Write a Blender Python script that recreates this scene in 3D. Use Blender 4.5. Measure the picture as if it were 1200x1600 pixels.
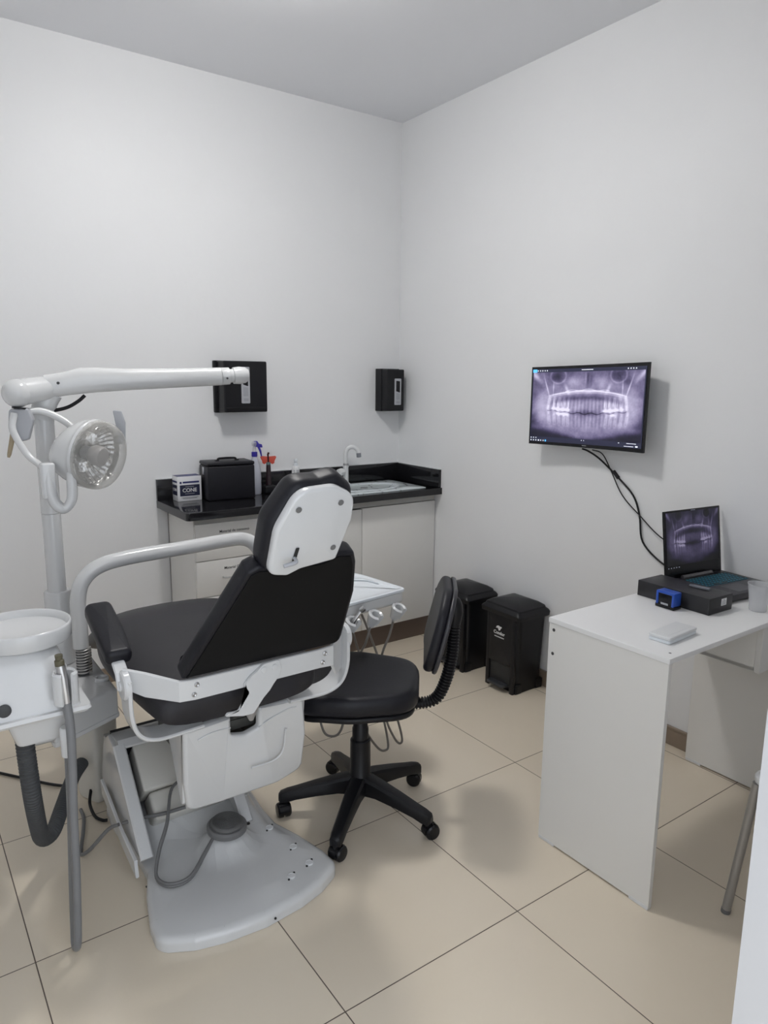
import bpy, bmesh, math, random
from math import sin, cos, pi, radians, sqrt
from mathutils import Vector, Matrix

random.seed(4)
for o in list(bpy.data.objects):
    bpy.data.objects.remove(o)
SC = bpy.context.scene
COL = SC.collection

# ------------------------------------------------------------------ camera
cam_d = bpy.data.cameras.new('camera')
cam = bpy.data.objects.new('camera', cam_d)
COL.objects.link(cam)
cf = Vector((0.56838433, 0.80225101, -0.18257207))
cr = Vector((0.81691165, -0.57669035, 0.0091436))
cu = Vector((0.09795209, 0.15434233, 0.98314995))
CAM = Vector((-2.67542864, -3.62773417, 1.54204123))
m = Matrix(((cr.x, cu.x, -cf.x, CAM.x), (cr.y, cu.y, -cf.y, CAM.y), (cr.z, cu.z, -cf.z, CAM.z), (0, 0, 0, 1)))
cam.matrix_world = m
cam_d.sensor_fit = 'HORIZONTAL'
cam_d.sensor_width = 36
cam_d.lens = 36 * 1114.7156 / 1200
cam_d.clip_start = 0.05
SC.camera = cam

# ------------------------------------------------------------------ world, exposure, lamp power
SC.view_settings.view_transform = 'Standard'
SC.view_settings.look = 'None'
SC.view_settings.exposure = 0.11
SC.view_settings.gamma = 1
SC.view_settings.use_curve_mapping = False
world = bpy.data.worlds.new('world')
SC.world = world
world.use_nodes = True
world.node_tree.nodes['Background'].inputs[0].default_value = (0.86, 0.92, 1.0, 1)
world.node_tree.nodes['Background'].inputs[1].default_value = 1.95
LAMP_STRENGTH = 92.0
LAMP = (-1.53, -1.36)


# ------------------------------------------------------------------ materials
def nmat(name, col, rough=0.5, metal=0.0, spec=0.5, coat=0.0, bump=None, mottle=None, sheen=0.0):
    mt = bpy.data.materials.new(name)
    mt.use_nodes = True
    nt = mt.node_tree
    b = nt.nodes['Principled BSDF']
    b.inputs['Base Color'].default_value = (*col, 1)
    b.inputs['Roughness'].default_value = rough
    b.inputs['Metallic'].default_value = metal
    b.inputs['Specular IOR Level'].default_value = spec
    b.inputs['Coat Weight'].default_value = coat
    b.inputs['Sheen Weight'].default_value = sheen
    tc = nt.nodes.new('ShaderNodeTexCoord')
    n = nt.nodes.new('ShaderNodeTexNoise')
    nt.links.new(tc.outputs['Object'], n.inputs['Vector'])
    if mottle is None:
        mottle = (6.0, 0.03)
    n.inputs['Scale'].default_value = mottle[0]
    n.inputs['Detail'].default_value = 4
    r = nt.nodes.new('ShaderNodeMix')
    r.data_type = 'RGBA'
    k = mottle[1]
    r.inputs[6].default_value = (*[c * (1 - k) for c in col], 1)
    r.inputs[7].default_value = (*[min(1, c * (1 + k)) for c in col], 1)
    nt.links.new(n.outputs['Fac'], r.inputs[0])
    nt.links.new(r.outputs[2], b.inputs['Base Color'])
    if bump:
        n2 = nt.nodes.new('ShaderNodeTexNoise')
        n2.inputs['Scale'].default_value = bump[0]
        n2.inputs['Detail'].default_value = 3
        nt.links.new(tc.outputs['Object'], n2.inputs['Vector'])
        bp = nt.nodes.new('ShaderNodeBump')
        bp.inputs['Strength'].default_value = bump[1]
        bp.inputs['Distance'].default_value = bump[2]
        nt.links.new(n2.outputs['Fac'], bp.inputs['Height'])
        nt.links.new(bp.outputs['Normal'], b.inputs['Normal'])
    return mt


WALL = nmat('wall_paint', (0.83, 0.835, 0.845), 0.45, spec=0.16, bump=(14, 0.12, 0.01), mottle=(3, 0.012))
CEIL = nmat('ceiling_paint', (0.87, 0.88, 0.91), 0.8, bump=(10, 0.06, 0.01), mottle=(2, 0.012))
WHITE = nmat('white_enamel', (0.66, 0.665, 0.67), 0.2, coat=0.3, mottle=(5, 0.01))
WHITEP = nmat('white_plastic', (0.74, 0.75, 0.76), 0.3, mottle=(5, 0.015))
TRAYW = nmat('tray_plastic', (0.78, 0.82, 0.86), 0.25, mottle=(5, 0.01))
CREAM = nmat('cream_plastic', (0.66, 0.645, 0.60), 0.4, mottle=(7, 0.04))
MDF = nmat('white_laminate', (0.80, 0.79, 0.765), 0.38, mottle=(3, 0.012))
MDFT = nmat('white_desk_top', (0.86, 0.86, 0.86), 0.35, mottle=(3, 0.01))
VINYL = nmat('black_vinyl', (0.011, 0.011, 0.015), 0.42, spec=0.28, bump=(90, 0.12, 0.002), mottle=(8, 0.1))
VINYL2 = nmat('charcoal_vinyl', (0.022, 0.021, 0.025), 0.5, spec=0.35, bump=(60, 0.1, 0.002), mottle=(8, 0.1))
BLACKP = nmat('black_plastic', (0.008, 0.008, 0.010), 0.38, spec=0.3, bump=(120, 0.1, 0.001), mottle=(8, 0.1))
BLACKG = nmat('black_gloss', (0.008, 0.008, 0.01), 0.22, spec=0.35, mottle=(8, 0.1))
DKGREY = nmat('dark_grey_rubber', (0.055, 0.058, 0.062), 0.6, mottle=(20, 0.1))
GREYR = nmat('grey_rubber', (0.17, 0.17, 0.172), 0.5, mottle=(20, 0.06))
HOSEG = nmat('hose_grey', (0.20, 0.205, 0.215), 0.35, mottle=(20, 0.04))
HOSEB = nmat('hose_taupe', (0.22, 0.20, 0.18), 0.4, mottle=(20, 0.04))
LTGREY = nmat('light_grey_plastic', (0.42, 0.43, 0.46), 0.4, mottle=(9, 0.03))
MIDGREY = nmat('mid_grey_plastic', (0.20, 0.21, 0.24), 0.4, mottle=(9, 0.03))
STEEL = nmat('brushed_steel', (0.55, 0.55, 0.56), 0.28, metal=1.0, mottle=(30, 0.06))
ALU = nmat('painted_aluminium', (0.40, 0.39, 0.38), 0.4, metal=0.6, mottle=(30, 0.05))
OLIVE = nmat('olive_rubber', (0.10, 0.09, 0.055), 0.6, mottle=(30, 0.1))
TAN = nmat('tan_plastic', (0.36, 0.29, 0.19), 0.45, mottle=(30, 0.05))
NAVY = nmat('navy_print', (0.02, 0.025, 0.12), 0.4, mottle=(9, 0.05))
NAVYD = nmat('dark_navy_print', (0.012, 0.014, 0.045), 0.4, mottle=(9, 0.05))
PAPER = nmat('white_card', (0.78, 0.78, 0.80), 0.5, mottle=(9, 0.01))
BLUEP = nmat('purple_blue_plastic', (0.03, 0.02, 0.30), 0.35, mottle=(9, 0.04))
BLUE2 = nmat('bright_blue_plastic', (0.02, 0.08, 0.42), 0.35, mottle=(9, 0.04))
RED = nmat('red_acrylic', (0.62, 0.07, 0.035), 0.3, mottle=(9, 0.03))
GREENC = nmat('grey_green_collar', (0.10, 0.16, 0.16), 0.4, mottle=(9, 0.03))
BASEB = nmat('taupe_tile', (0.27, 0.21, 0.16), 0.35, mottle=(12, 0.05))
KICK = nmat('brown_kickboard', (0.13, 0.095, 0.075), 0.5, mottle=(12, 0.05))
INK = nmat('black_ink', (0.02, 0.02, 0.02), 0.6)
WINK = nmat('white_ink', (0.75, 0.75, 0.75), 0.6)
GINK = nmat('grey_ink', (0.30, 0.31, 0.33), 0.6)
MESHD = nmat('inner_dark_metal', (0.05, 0.05, 0.045), 0.5, mottle=(20, 0.1))
REFL = nmat('reflector', (0.66, 0.65, 0.63), 0.26, metal=0.85, bump=(55, 0.7, 0.006), mottle=(50, 0.12))


def emat(name, col, s):
    mt = bpy.data.materials.new(name)
    mt.use_nodes = True
    nt = mt.node_tree
    b = nt.nodes['Principled BSDF']
    b.inputs['Base Color'].default_value = (*col, 1)
    b.inputs['Emission Color'].default_value = (*col, 1)
    b.inputs['Emission Strength'].default_value = s
    return mt


LEDM = emat('lamp_diffuser', (1.0, 0.985, 0.955), LAMP_STRENGTH)
KEYL = emat('key_backlight', (0.02, 0.20, 0.30), 0.28)
UIW = emat('screen_icon_white', (0.75, 0.78, 0.85), 0.9)
UIB = emat('screen_icon_blue', (0.10, 0.45, 0.85), 0.9)


def glass(name, col, rough=0.0, ior=1.45, alpha=None, base_rough=0.1):
    """clear moulded plastic: mostly transparent with a glossy skin"""
    mt = bpy.data.materials.new(name)
    mt.use_nodes = True
    nt = mt.node_tree
    b = nt.nodes['Principled BSDF']
    b.inputs['Base Color'].default_value = (*col, 1)
    b.inputs['Roughness'].default_value = base_rough
    b.inputs['IOR'].default_value = ior
    b.inputs['Alpha'].default_value = alpha
    tc = nt.nodes.new('ShaderNodeTexCoord')
    n = nt.nodes.new('ShaderNodeTexNoise')
    n.inputs['Scale'].default_value = 15
    nt.links.new(tc.outputs['Object'], n.inputs['Vector'])
    bp = nt.nodes.new('ShaderNodeBump')
    bp.inputs['Strength'].default_value = 0.1
    bp.inputs['Distance'].default_value = 0.002
    nt.links.new(n.outputs['Fac'], bp.inputs['Height'])
    nt.links.new(bp.outputs['Normal'], b.inputs['Normal'])
    return mt


CLEARP = glass('clear_lamp_cover', (0.62, 0.61, 0.58), alpha=0.16, base_rough=0.05)
CUPP = glass('frosted_cup', (0.80, 0.81, 0.83), alpha=0.42, base_rough=0.25)
BOTT = glass('frosted_bottle', (0.66, 0.68, 0.76), alpha=0.72, base_rough=0.3)


def floor_material():
    mt = bpy.data.materials.new('porcelain_tiles')
    mt.use_nodes = True
    nt = mt.node_tree
    N = nt.nodes
    L = nt.links
    b = N['Principled BSDF']
    tc = N.new('ShaderNodeTexCoord')
    sep = N.new('ShaderNodeSeparateXYZ')
    L.new(tc.outputs['Object'], sep.inputs[0])

    def dist(sock, off):
        a = N.new('ShaderNodeMath'); a.operation = 'ADD'; a.inputs[1].default_value = -off + 60.0
        L.new(sock, a.inputs[0])
        d = N.new('ShaderNodeMath'); d.operation = 'DIVIDE'; d.inputs[1].default_value = 0.6
        L.new(a.outputs[0], d.inputs[0])
        f = N.new('ShaderNodeMath'); f.operation = 'FRACT'
        L.new(d.outputs[0], f.inputs[0])
        s = N.new('ShaderNodeMath'); s.operation = 'SUBTRACT'; s.inputs[0].default_value = 1.0
        L.new(f.outputs[0], s.inputs[1])
        mn = N.new('ShaderNodeMath'); mn.operation = 'MINIMUM'
        L.new(f.outputs[0], mn.inputs[0]); L.new(s.outputs[0], mn.inputs[1])
        return mn.outputs[0], d.outputs[0]
    dx, ix = dist(sep.outputs[0], -0.070)
    dy, iy = dist(sep.outputs[1], 0.055)
    mn = N.new('ShaderNodeMath'); mn.operation = 'MINIMUM'
    L.new(dx, mn.inputs[0]); L.new(dy, mn.inputs[1])
    gr = N.new('ShaderNodeMath'); gr.operation = 'LESS_THAN'; gr.inputs[1].default_value = 0.0026
    L.new(mn.outputs[0], gr.inputs[0])
    # per-tile tone
    fx = N.new('ShaderNodeMath'); fx.operation = 'FLOOR'; L.new(ix, fx.inputs[0])
    fy = N.new('ShaderNodeMath'); fy.operation = 'FLOOR'; L.new(iy, fy.inputs[0])
    cmb = N.new('ShaderNodeCombineXYZ'); L.new(fx.outputs[0], cmb.inputs[0]); L.new(fy.outputs[0], cmb.inputs[1])
    wn = N.new('ShaderNodeTexWhiteNoise'); L.new(cmb.outputs[0], wn.inputs['Vector'])
    noi = N.new('ShaderNodeTexNoise'); noi.inputs['Scale'].default_value = 3; noi.inputs['Detail'].default_value = 6
    L.new(tc.outputs['Object'], noi.inputs['Vector'])
    m1 = N.new('ShaderNodeMix'); m1.data_type = 'RGBA'
    m1.inputs[6].default_value = (0.73, 0.64, 0.515, 1)
    m1.inputs[7].default_value = (0.79, 0.70, 0.565, 1)
    ad = N.new('ShaderNodeMath'); ad.operation = 'MULTIPLY_ADD'; ad.inputs[1].default_value = 0.35
    L.new(wn.outputs['Value'], ad.inputs[0]); 
    sc = N.new('ShaderNodeMath'); sc.operation = 'MULTIPLY'; sc.inputs[1].default_value = 0.7
    L.new(noi.outputs['Fac'], sc.inputs[0]); L.new(sc.outputs[0], ad.inputs[2])
    L.new(ad.outputs[0], m1.inputs[0])
    m2 = N.new('ShaderNodeMix'); m2.data_type = 'RGBA'
    m2.inputs[7].default_value = (0.13, 0.10, 0.08, 1)
    L.new(m1.outputs[2], m2.inputs[6]); L.new(gr.outputs[0], m2.inputs[0])
    L.new(m2.outputs[2], b.inputs['Base Color'])
    rr = N.new('ShaderNodeMath'); rr.operation = 'MULTIPLY_ADD'; rr.inputs[1].default_value = 0.6; rr.inputs[2].default_value = 0.16
    L.new(gr.outputs[0], rr.inputs[0]); L.new(rr.outputs[0], b.inputs['Roughness'])
    b.inputs['Specular IOR Level'].default_value = 0.42
    bp = N.new('ShaderNodeBump'); bp.inputs['Strength'].default_value = 0.6; bp.inputs['Distance'].default_value = 0.002; bp.invert = True
    L.new(gr.outputs[0], bp.inputs['Height']); L.new(bp.outputs['Normal'], b.inputs['Normal'])
    return mt


def granite_material():
    mt = bpy.data.materials.new('black_granite')
    mt.use_nodes = True
    nt = mt.node_tree; N = nt.nodes; L = nt.links
    b = N['Principled BSDF']
    tc = N.new('ShaderNodeTexCoord')
    v = N.new('ShaderNodeTexVoronoi'); v.inputs['Scale'].default_value = 240
    L.new(tc.outputs['Object'], v.inputs['Vector'])
    cr_ = N.new('ShaderNodeValToRGB')
    cr_.color_ramp.elements[0].position = 0.0; cr_.color_ramp.elements[0].color = (0.09, 0.09, 0.095, 1)
    cr_.color_ramp.elements[1].position = 0.16; cr_.color_ramp.elements[1].color = (0.010, 0.010, 0.012, 1)
    L.new(v.outputs['Distance'], cr_.inputs[0]); L.new(cr_.outputs[0], b.inputs['Base Color'])
    b.inputs['Roughness'].default_value = 0.1
    return mt


def marble_material():
    mt = bpy.data.materials.new('veined_marble')
    mt.use_nodes = True
    nt = mt.node_tree; N = nt.nodes; L = nt.links
    b = N['Principled BSDF']
    tc = N.new('ShaderNodeTexCoord')
    n = N.new('ShaderNodeTexNoise'); n.inputs['Scale'].default_value = 4; n.inputs['Detail'].default_value = 3
    L.new(tc.outputs['Object'], n.inputs['Vector'])
    mx = N.new('ShaderNodeMix'); mx.data_type = 'VECTOR'; mx.inputs[0].default_value = 0.18
    L.new(tc.outputs['Object'], mx.inputs[4]); L.new(n.outputs['Color'], mx.inputs[5])
    v = N.new('ShaderNodeTexVoronoi'); v.feature = 'DISTANCE_TO_EDGE'; v.inputs['Scale'].default_value = 9
    L.new(mx.outputs[1], v.inputs['Vector'])
    cr_ = N.new('ShaderNodeValToRGB')
    cr_.color_ramp.elements[0].position = 0.0; cr_.color_ramp.elements[0].color = (0.26, 0.27, 0.28, 1)
    cr_.color_ramp.elements[1].position = 0.035; cr_.color_ramp.elements[1].color = (0.62, 0.68, 0.69, 1)
    L.new(v.outputs['Distance'], cr_.inputs[0]); L.new(cr_.outputs[0], b.inputs['Base Color'])
    b.inputs['Roughness'].default_value = 0.15
    return mt


FLOORM = floor_material()
GRANITE = granite_material()
MARBLE = marble_material()


# ------------------------------------------------------------------ mesh helpers (world coordinates in, object origin at its root)
def NB():
    return bmesh.new()


def box(bm, x0, x1, y0, y1, z0, z1, bev=0.0, seg=2, M=None):
    vs = [bm.verts.new((x, y, z)) for x in (x0, x1) for y in (y0, y1) for z in (z0, z1)]
    F = [(0, 1, 3, 2), (4, 6, 7, 5), (0, 4, 5, 1), (2, 3, 7, 6), (0, 2, 6, 4), (1, 5, 7, 3)]
    fs = [bm.faces.new([vs[i] for i in f]) for f in F]
    out = vs
    if bev > 0:
        es = list({e for f in fs for e in f.edges})
        r = bmesh.ops.bevel(bm, geom=es, offset=bev, segments=seg, profile=0.5, affect='EDGES')
        out = list({v for f in r['faces'] for v in f.verts} | {v for v in vs if v.is_valid})
    if M is not None:
        for v in out:
            v.co = M @ v.co
    return bm


def bridge(bm, rings, cap0=True, cap1=True, closed=True):
    R = [[bm.verts.new(p) for p in r] for r in rings]
    n = len(R[0])
    for a, b in zip(R[:-1], R[1:]):
        for i in range(n if closed else n - 1):
            j = (i + 1) % n
            bm.faces.new((a[i], a[j], b[j], b[i]))
    if cap0:
        bm.faces.new(list(reversed(R[0])))
    if cap1:
        bm.faces.new(R[-1])
    return R


def frame_of(t, up=None):
    t = t.normalized()
    up = up or Vector((0, 0, 1))
    if abs(t.dot(up)) > 0.98:
        up = Vector((1, 0, 0))
    a = t.cross(up).normalized()
    b = a.cross(t).normalized()
    return a, b


def spline(pts, n=8):
    P = [Vector(p) for p in pts]
    if len(P) < 3:
        return P
    P = [P[0] * 2 - P[1]] + P + [P[-1] * 2 - P[-2]]
    out = []
    for i in range(1, len(P) - 2):
        for k in range(n):
            t = k / n
            a, b, c, d = P[i - 1], P[i], P[i + 1], P[i + 2]
            out.append(0.5 * ((2 * b) + (c - a) * t + (2 * a - 5 * b + 4 * c - d) * t * t + (3 * b - a - 3 * c + d) * t ** 3))
    out.append(P[-2])
    return out


def tube(bm, pts, r, n=14, sm=0, cap=True, ribs=None):
    P = spline(pts, sm) if sm else [Vector(p) for p in pts]
    if isinstance(r, (list, tuple)):
        m_ = len(P)
        rr = []
        for i in range(m_):
            t = i / (m_ - 1) * (len(r) - 1)
            k = min(int(t), len(r) - 2)
            rr.append(r[k] * (1 - (t - k)) + r[k + 1] * (t - k))
    else:
        rr = [r] * len(P)
    if ribs:
        # resample evenly along the length and modulate the radius
        pitch, amp = ribs
        L = [0]
        for a, b in zip(P[:-1], P[1:]):
            L.append(L[-1] + (b - a).length)
        tot = L[-1]
        cnt = max(4, int(tot / (pitch / 4)))
        Q = []; q = []
        k = 0
        for i in range(cnt + 1):
            s = tot * i / cnt
            while k < len(L) - 2 and L[k + 1] < s:
                k += 1
            f = (s - L[k]) / max(1e-9, L[k + 1] - L[k])
            Q.append(P[k].lerp(P[k + 1], f))
            q.append((rr[k] * (1 - f) + rr[k + 1] * f) + (amp if i % 4 in (0, 1) else -amp))
        P, rr = Q, q
    rings = []
    a = None
    for i, p in enumerate(P):
        t = (P[min(i + 1, len(P) - 1)] - P[max(i - 1, 0)]).normalized()
        if a is None:
            a, b = frame_of(t)
        else:
            a = (a - t * a.dot(t)).normalized()
            b = a.cross(t).normalized() * -1
            b = t.cross(a).normalized()
        b = t.cross(a).normalized()
        rings.append([p + a * (rr[i] * cos(2 * pi * k / n)) + b * (rr[i] * sin(2 * pi * k / n)) for k in range(n)])
    bridge(bm, rings, cap, cap)
    return bm


def ribbon(bm, pts, w, th, side, sm=0):
    """flat strip following pts; side = width direction"""
    P = spline(pts, sm) if sm else [Vector(p) for p in pts]
    side = Vector(side).normalized()
    rings = []
    for i, p in enumerate(P):
        t = (P[min(i + 1, len(P) - 1)] - P[max(i - 1, 0)]).normalized()
        nrm = t.cross(side).normalized()
        ww = w[0] * (1 - i / (len(P) - 1)) + w[1] * i / (len(P) - 1) if isinstance(w, (tuple, list)) else w
        e = th * 0.5
        rings.append([p + side * (ww / 2) + nrm * e, p + side * (ww / 2 - e * .6) + nrm * (e * 1.0), p - side * (ww / 2 - e * .6) + nrm * e, p - side * (ww / 2) + nrm * e * .4,
                      p - side * (ww / 2) - nrm * e * .4, p - side * (ww / 2 - e * .6) - nrm * e, p + side * (ww / 2 - e * .6) - nrm * e, p + side * (ww / 2) - nrm * e * .4])
    bridge(bm, rings)
    return bm


def lathe(bm, c, axis, prof, n=28, cap=True, sx=1.0, arc=None):
    """prof: list of (radius, height along the axis)"""
    c = Vector(c); ax = Vector(axis).normalized()
    a, b = frame_of(ax)
    rings = []
    for r, h in prof:
        rings.append([c + ax * h + a * (max(r, 1e-4) * cos(2 * pi * k / n)) * sx + b * (max(r, 1e-4) * sin(2 * pi * k / n)) for k in range(n)])
    bridge(bm, rings, cap, cap)
    return bm


def ball(bm, c, r, sx=1, sy=1, sz=1, n=20, M=None):
    c = Vector(c)
    rings = []
    for i in range(1, n // 2):
        th = pi * i / (n // 2)
        rings.append([Vector((r * sx * sin(th) * cos(2 * pi * k / n), r * sy * sin(th) * sin(2 * pi * k / n), -r * sz * cos(th))) for k in range(n)])
    if M is not None:
        rings = [[M @ p for p in q] for q in rings]
    bridge(bm, [[p + c for p in q] for q in rings])
    return bm


def roundpoly(pts, r, n=5):
    out = []
    m_ = len(pts)
    for i in range(m_):
        p = Vector(pts[i][:2]); a = Vector(pts[i - 1][:2]); b = Vector(pts[(i + 1) % m_][:2])
        rr = pts[i][2] if len(pts[i]) > 2 else r
        u = (a - p); v = (b - p)
        lu, lv = u.length, v.length
        u.normalize(); v.normalize()
        ang = math.acos(max(-1, min(1, u.dot(v))))
        if ang > pi - 0.02 or rr < 1e-5:
            out.append(tuple(p)); continue
        d = min(rr / math.tan(ang / 2), lu * 0.48, lv * 0.48)
        p0 = p + u * d; p1 = p + v * d
        for k in range(n + 1):
            t = k / n
            q = p0 * (1 - t) ** 2 + p * 2 * t * (1 - t) + p1 * t * t
            out.append(tuple(q))
    return out


def inset(pts, d):
    m_ = len(pts)
    P = [Vector(p) for p in pts]
    area = sum(P[i].x * P[(i + 1) % m_].y - P[(i + 1) % m_].x * P[i].y for i in range(m_))
    s = 1 if area > 0 else -1
    out = []
    for i in range(m_):
        t = (P[(i + 1) % m_] - P[i - 1])
        if t.length < 1e-9:
            t = Vector((1, 0))
        t.normalize()
        out.append(P[i] + Vector((-t.y, t.x)) * s * d)
    return out


def slab(bm, pts, w0, w1, r, F, crown=0.0, r0=None, seg=5, rings_in=4, crown0=0.0):
    """pts outline (u,v); from w0 to w1 with rounded rims; F maps (u,v,w) to world"""
    r0 = r if r0 is None else r0
    rings = []
    for k in range(seg + 1):
        t = pi / 2 * k / seg
        if r0 <= 0 and k:
            continue
        q = inset(pts, r0 * (1 - sin(t)))
        rings.append([(p.x, p.y, w0 + r0 * (1 - cos(t))) for p in q])
    for k in range(seg + 1):
        t = pi / 2 * k / seg
        if r <= 0 and k:
            continue
        q = inset(pts, r * (1 - cos(t)))
        rings.append([(p.x, p.y, w1 - r * (1 - sin(t))) for p in q])
    cx = sum(p[0] for p in pts) / len(pts); cy = sum(p[1] for p in pts) / len(pts)

    def fill(base, crn, sgn):
        res = []
        for k in range(1, rings_in + 1):
            s = 1 - k / (rings_in + 0.5)
            res.append([(cx + (u - cx) * s, cy + (v - cy) * s, w + sgn * crn * (1 - s * s)) for u, v, w in base])
        return res
    top = fill(rings[-1], crown, 1)
    bot = fill(rings[0], crown0, -1) if crown0 else []
    rings = list(reversed(bot)) + rings + top
    bridge(bm, [[F(*p) for p in r_] for r_ in rings])
    return bm


def FXY(u, v, w):
    return Vector((u, v, w))


def FXZ(y, sgn=-1):          # outline in x,z ; w goes towards -y when sgn=-1
    return lambda u, v, w: Vector((u, y + sgn * w, v))


def FYZ(x, sgn=1):
    return lambda u, v, w: Vector((x + sgn * w, u, v))


def frame(o, u, v, w):
    o = Vector(o); u = Vector(u); v = Vector(v); w = Vector(w)
    return lambda a, b, c: o + u * a + v * b + w * c


def obj(name, bm, mt, parent=None, ang=38, kind=None, label=None):
    bmesh.ops.remove_doubles(bm, verts=bm.verts, dist=1e-6)
    bmesh.ops.recalc_face_normals(bm, faces=bm.faces)
    me = bpy.data.meshes.new(name)
    off = Vector((0, 0, 0))
    p = parent
    while p is not None:
        off += p.location
        p = p.parent
    own = Vector((0, 0, 0))
    if parent is None and kind is None:
        own = base_of(bm)
    for v in bm.verts:
        v.co -= off + own
    bm.to_mesh(me)
    bm.free()
    me.materials.append(mt)
    me.shade_smooth()
    me.set_sharp_from_angle(angle=radians(ang))
    o = bpy.data.objects.new(name, me)
    COL.objects.link(o)
    o.location = own
    if parent:
        o.parent = parent
    if kind:
        o['kind'] = kind
    if label:
        o['label'] = label
    return o


def islands(name, bm, mt, parent, label=None, ang=38):
    """every loose piece of bm becomes a part of its own"""
    left = set(bm.verts)
    out = []
    while left:
        st = [left.pop()]
        comp = set(st)
        while st:
            v = st.pop()
            for e in v.link_edges:
                w = e.other_vert(v)
                if w not in comp:
                    comp.add(w); left.discard(w); st.append(w)
        nb = NB()
        mp = {v: nb.verts.new(v.co) for v in comp}
        for f in {f for v in comp for f in v.link_faces}:
            nb.faces.new([mp[v] for v in f.verts])
        out.append(obj(name, nb, mt, parent, ang=ang, label=label))
    bm.free()
    return out


def base_of(bm):
    xs = [v.co.x for v in bm.verts]; ys = [v.co.y for v in bm.verts]; zs = [v.co.z for v in bm.verts]
    return Vector(((min(xs) + max(xs)) / 2, (min(ys) + max(ys)) / 2, min(zs)))


def thing(name, label, cat, loc, group=None):
    o = bpy.data.objects.new(name, None)
    COL.objects.link(o)
    o.location = loc
    o.empty_display_size = 0.05
    o['label'] = label
    o['category'] = cat
    if group:
        o['group'] = group
    return o


def tag(o, label, cat, group=None):
    o['label'] = label
    o['category'] = cat
    if group:
        o['group'] = group
    return o


def text(name, s, size, F, mt, parent, depth=0.0004, align='CENTER', bold=0.0, squeeze=1.0):
    cu_ = bpy.data.curves.new(name, 'FONT')
    cu_.body = s
    cu_.size = size
    cu_.extrude = depth
    cu_.offset = bold
    cu_.align_x = align
    cu_.align_y = 'CENTER'
    t = bpy.data.objects.new('tmp_text', cu_)
    COL.objects.link(t)
    dg = bpy.context.evaluated_depsgraph_get()
    me = bpy.data.meshes.new_from_object(t.evaluated_get(dg))
    bpy.data.objects.remove(t)
    bm = NB()
    bm.from_mesh(me)
    for v in bm.verts:
        v.co = F(v.co.x * squeeze, v.co.y, v.co.z + depth)
    return obj(name, bm, mt, parent)


def copy_tree(o, parent=None):
    c = o.copy()
    COL.objects.link(c)
    c.parent = parent
    for ch in list(o.children):
        copy_tree(ch, c)
    return c


def screw(bm, c, axis, r, h=0.003, n=14):
    lathe(bm, c, axis, [(r, 0), (r, h * .6), (r * .8, h), (r * .45, h), (r * .4, h * .4)], n)


# ================================================================== the room
H = 3.013
XL = -3.05            # left wall
YF = -3.2             # front wall (the doorway the picture is taken through)
bm = NB(); box(bm, XL - .15, 0.15, -4.6, 0.15, -0.1, 0.0)
obj('floor', bm, FLOORM, kind='structure')
bm = NB(); box(bm, XL - .15, 0.15, YF - .15, 0.15, H, H + .1)
obj('ceiling', bm, CEIL, kind='structure')
bm = NB(); box(bm, XL - .15, 0.15, 0, 0.15, 0, H)
obj('wall_back', bm, WALL, kind='structure')
bm = NB(); box(bm, 0, 0.15, YF - .15, 0, 0, H)
obj('wall_right', bm, WALL, kind='structure')
bm = NB(); box(bm, XL - .15, XL, YF - .15, 0, 0, H)
obj('wall_left', bm, WALL, kind='structure')
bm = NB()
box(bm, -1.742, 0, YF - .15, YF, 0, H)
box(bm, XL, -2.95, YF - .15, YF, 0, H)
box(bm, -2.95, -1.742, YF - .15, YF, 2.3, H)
obj('wall_front', bm, nmat('wall_paint_dimmed', (0.58, 0.58, 0.59), 0.5, mottle=(3, .01)), kind='structure')  # wall paint darkened here to offset the strong fill light on the jamb
# taupe tile skirting on the two visible walls
bm = NB(); box(bm, -0.012, 0, YF, -0.44, 0, 0.075, .002)
box(bm, -0.016, 0, YF, -0.44, 0.073, 0.084, .002)
obj('baseboard_right', bm, BASEB, kind='structure')
bm = NB(); box(bm, XL, -1.50, -0.012, 0, 0, 0.078, .002)
obj('baseboard_back', bm, BASEB, kind='structure')

# ceiling lamp (out of frame, lights the room)
t = thing('ceiling_lamp', 'square white ceiling lamp above the dental chair', 'lamp', (LAMP[0], LAMP[1], H - .13))
bm = NB(); box(bm, LAMP[0] - .125, LAMP[0] + .125, LAMP[1] - .125, LAMP[1] + .125, H - .012, H, .003)
obj('lamp_housing', bm, WHITEP, t)
bm = NB(); lathe(bm, (LAMP[0], LAMP[1], H - .012), (0, 0, -1), [(.05, 0), (.05, .045), (.09, .047), (.122, .055), (.128, .070), (.122, .082), (.07, .092), (.02, .094)], 32)
obj('diffuser', bm, LEDM, t)

# ================================================================== worktop and cabinet
CT = 0.92
CF = -0.44
t = thing('worktop', 'black speckled granite worktop with upstands in the corner of the room', 'countertop', (-.77, -.22, .885))
SX0, SX1, SY0, SY1 = -0.66, -0.085, -0.405, -0.035
bm = NB()
out = roundpoly([(-1.54, CF, .02), (0, CF, 0), (0, 0, 0), (-1.54, 0, 0)], 0.0)
slab(bm, out, .882, CT, .004, FXY, r0=.0)
obj('slab', bm, GRANITE, t)
bm = NB(); box(bm, -1.54, 0, -.02, 0, CT, 1.028, .002)
obj('splashback', bm, GRANITE, t)
bm = NB(); box(bm, -.02, 0, CF + .01, -.02, CT, 1.026, .002)
obj('splashback', bm, GRANITE, t)
bm = NB(); box(bm, -1.54, 0, -.012, 0, 1.028, 1.0325, .001)
box(bm, -.012, 0, CF + .012, -.012, 1.026, 1.031, .001)
obj('sealant', bm, WHITEP, t, label='white sealant bead on the splashback')

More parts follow.
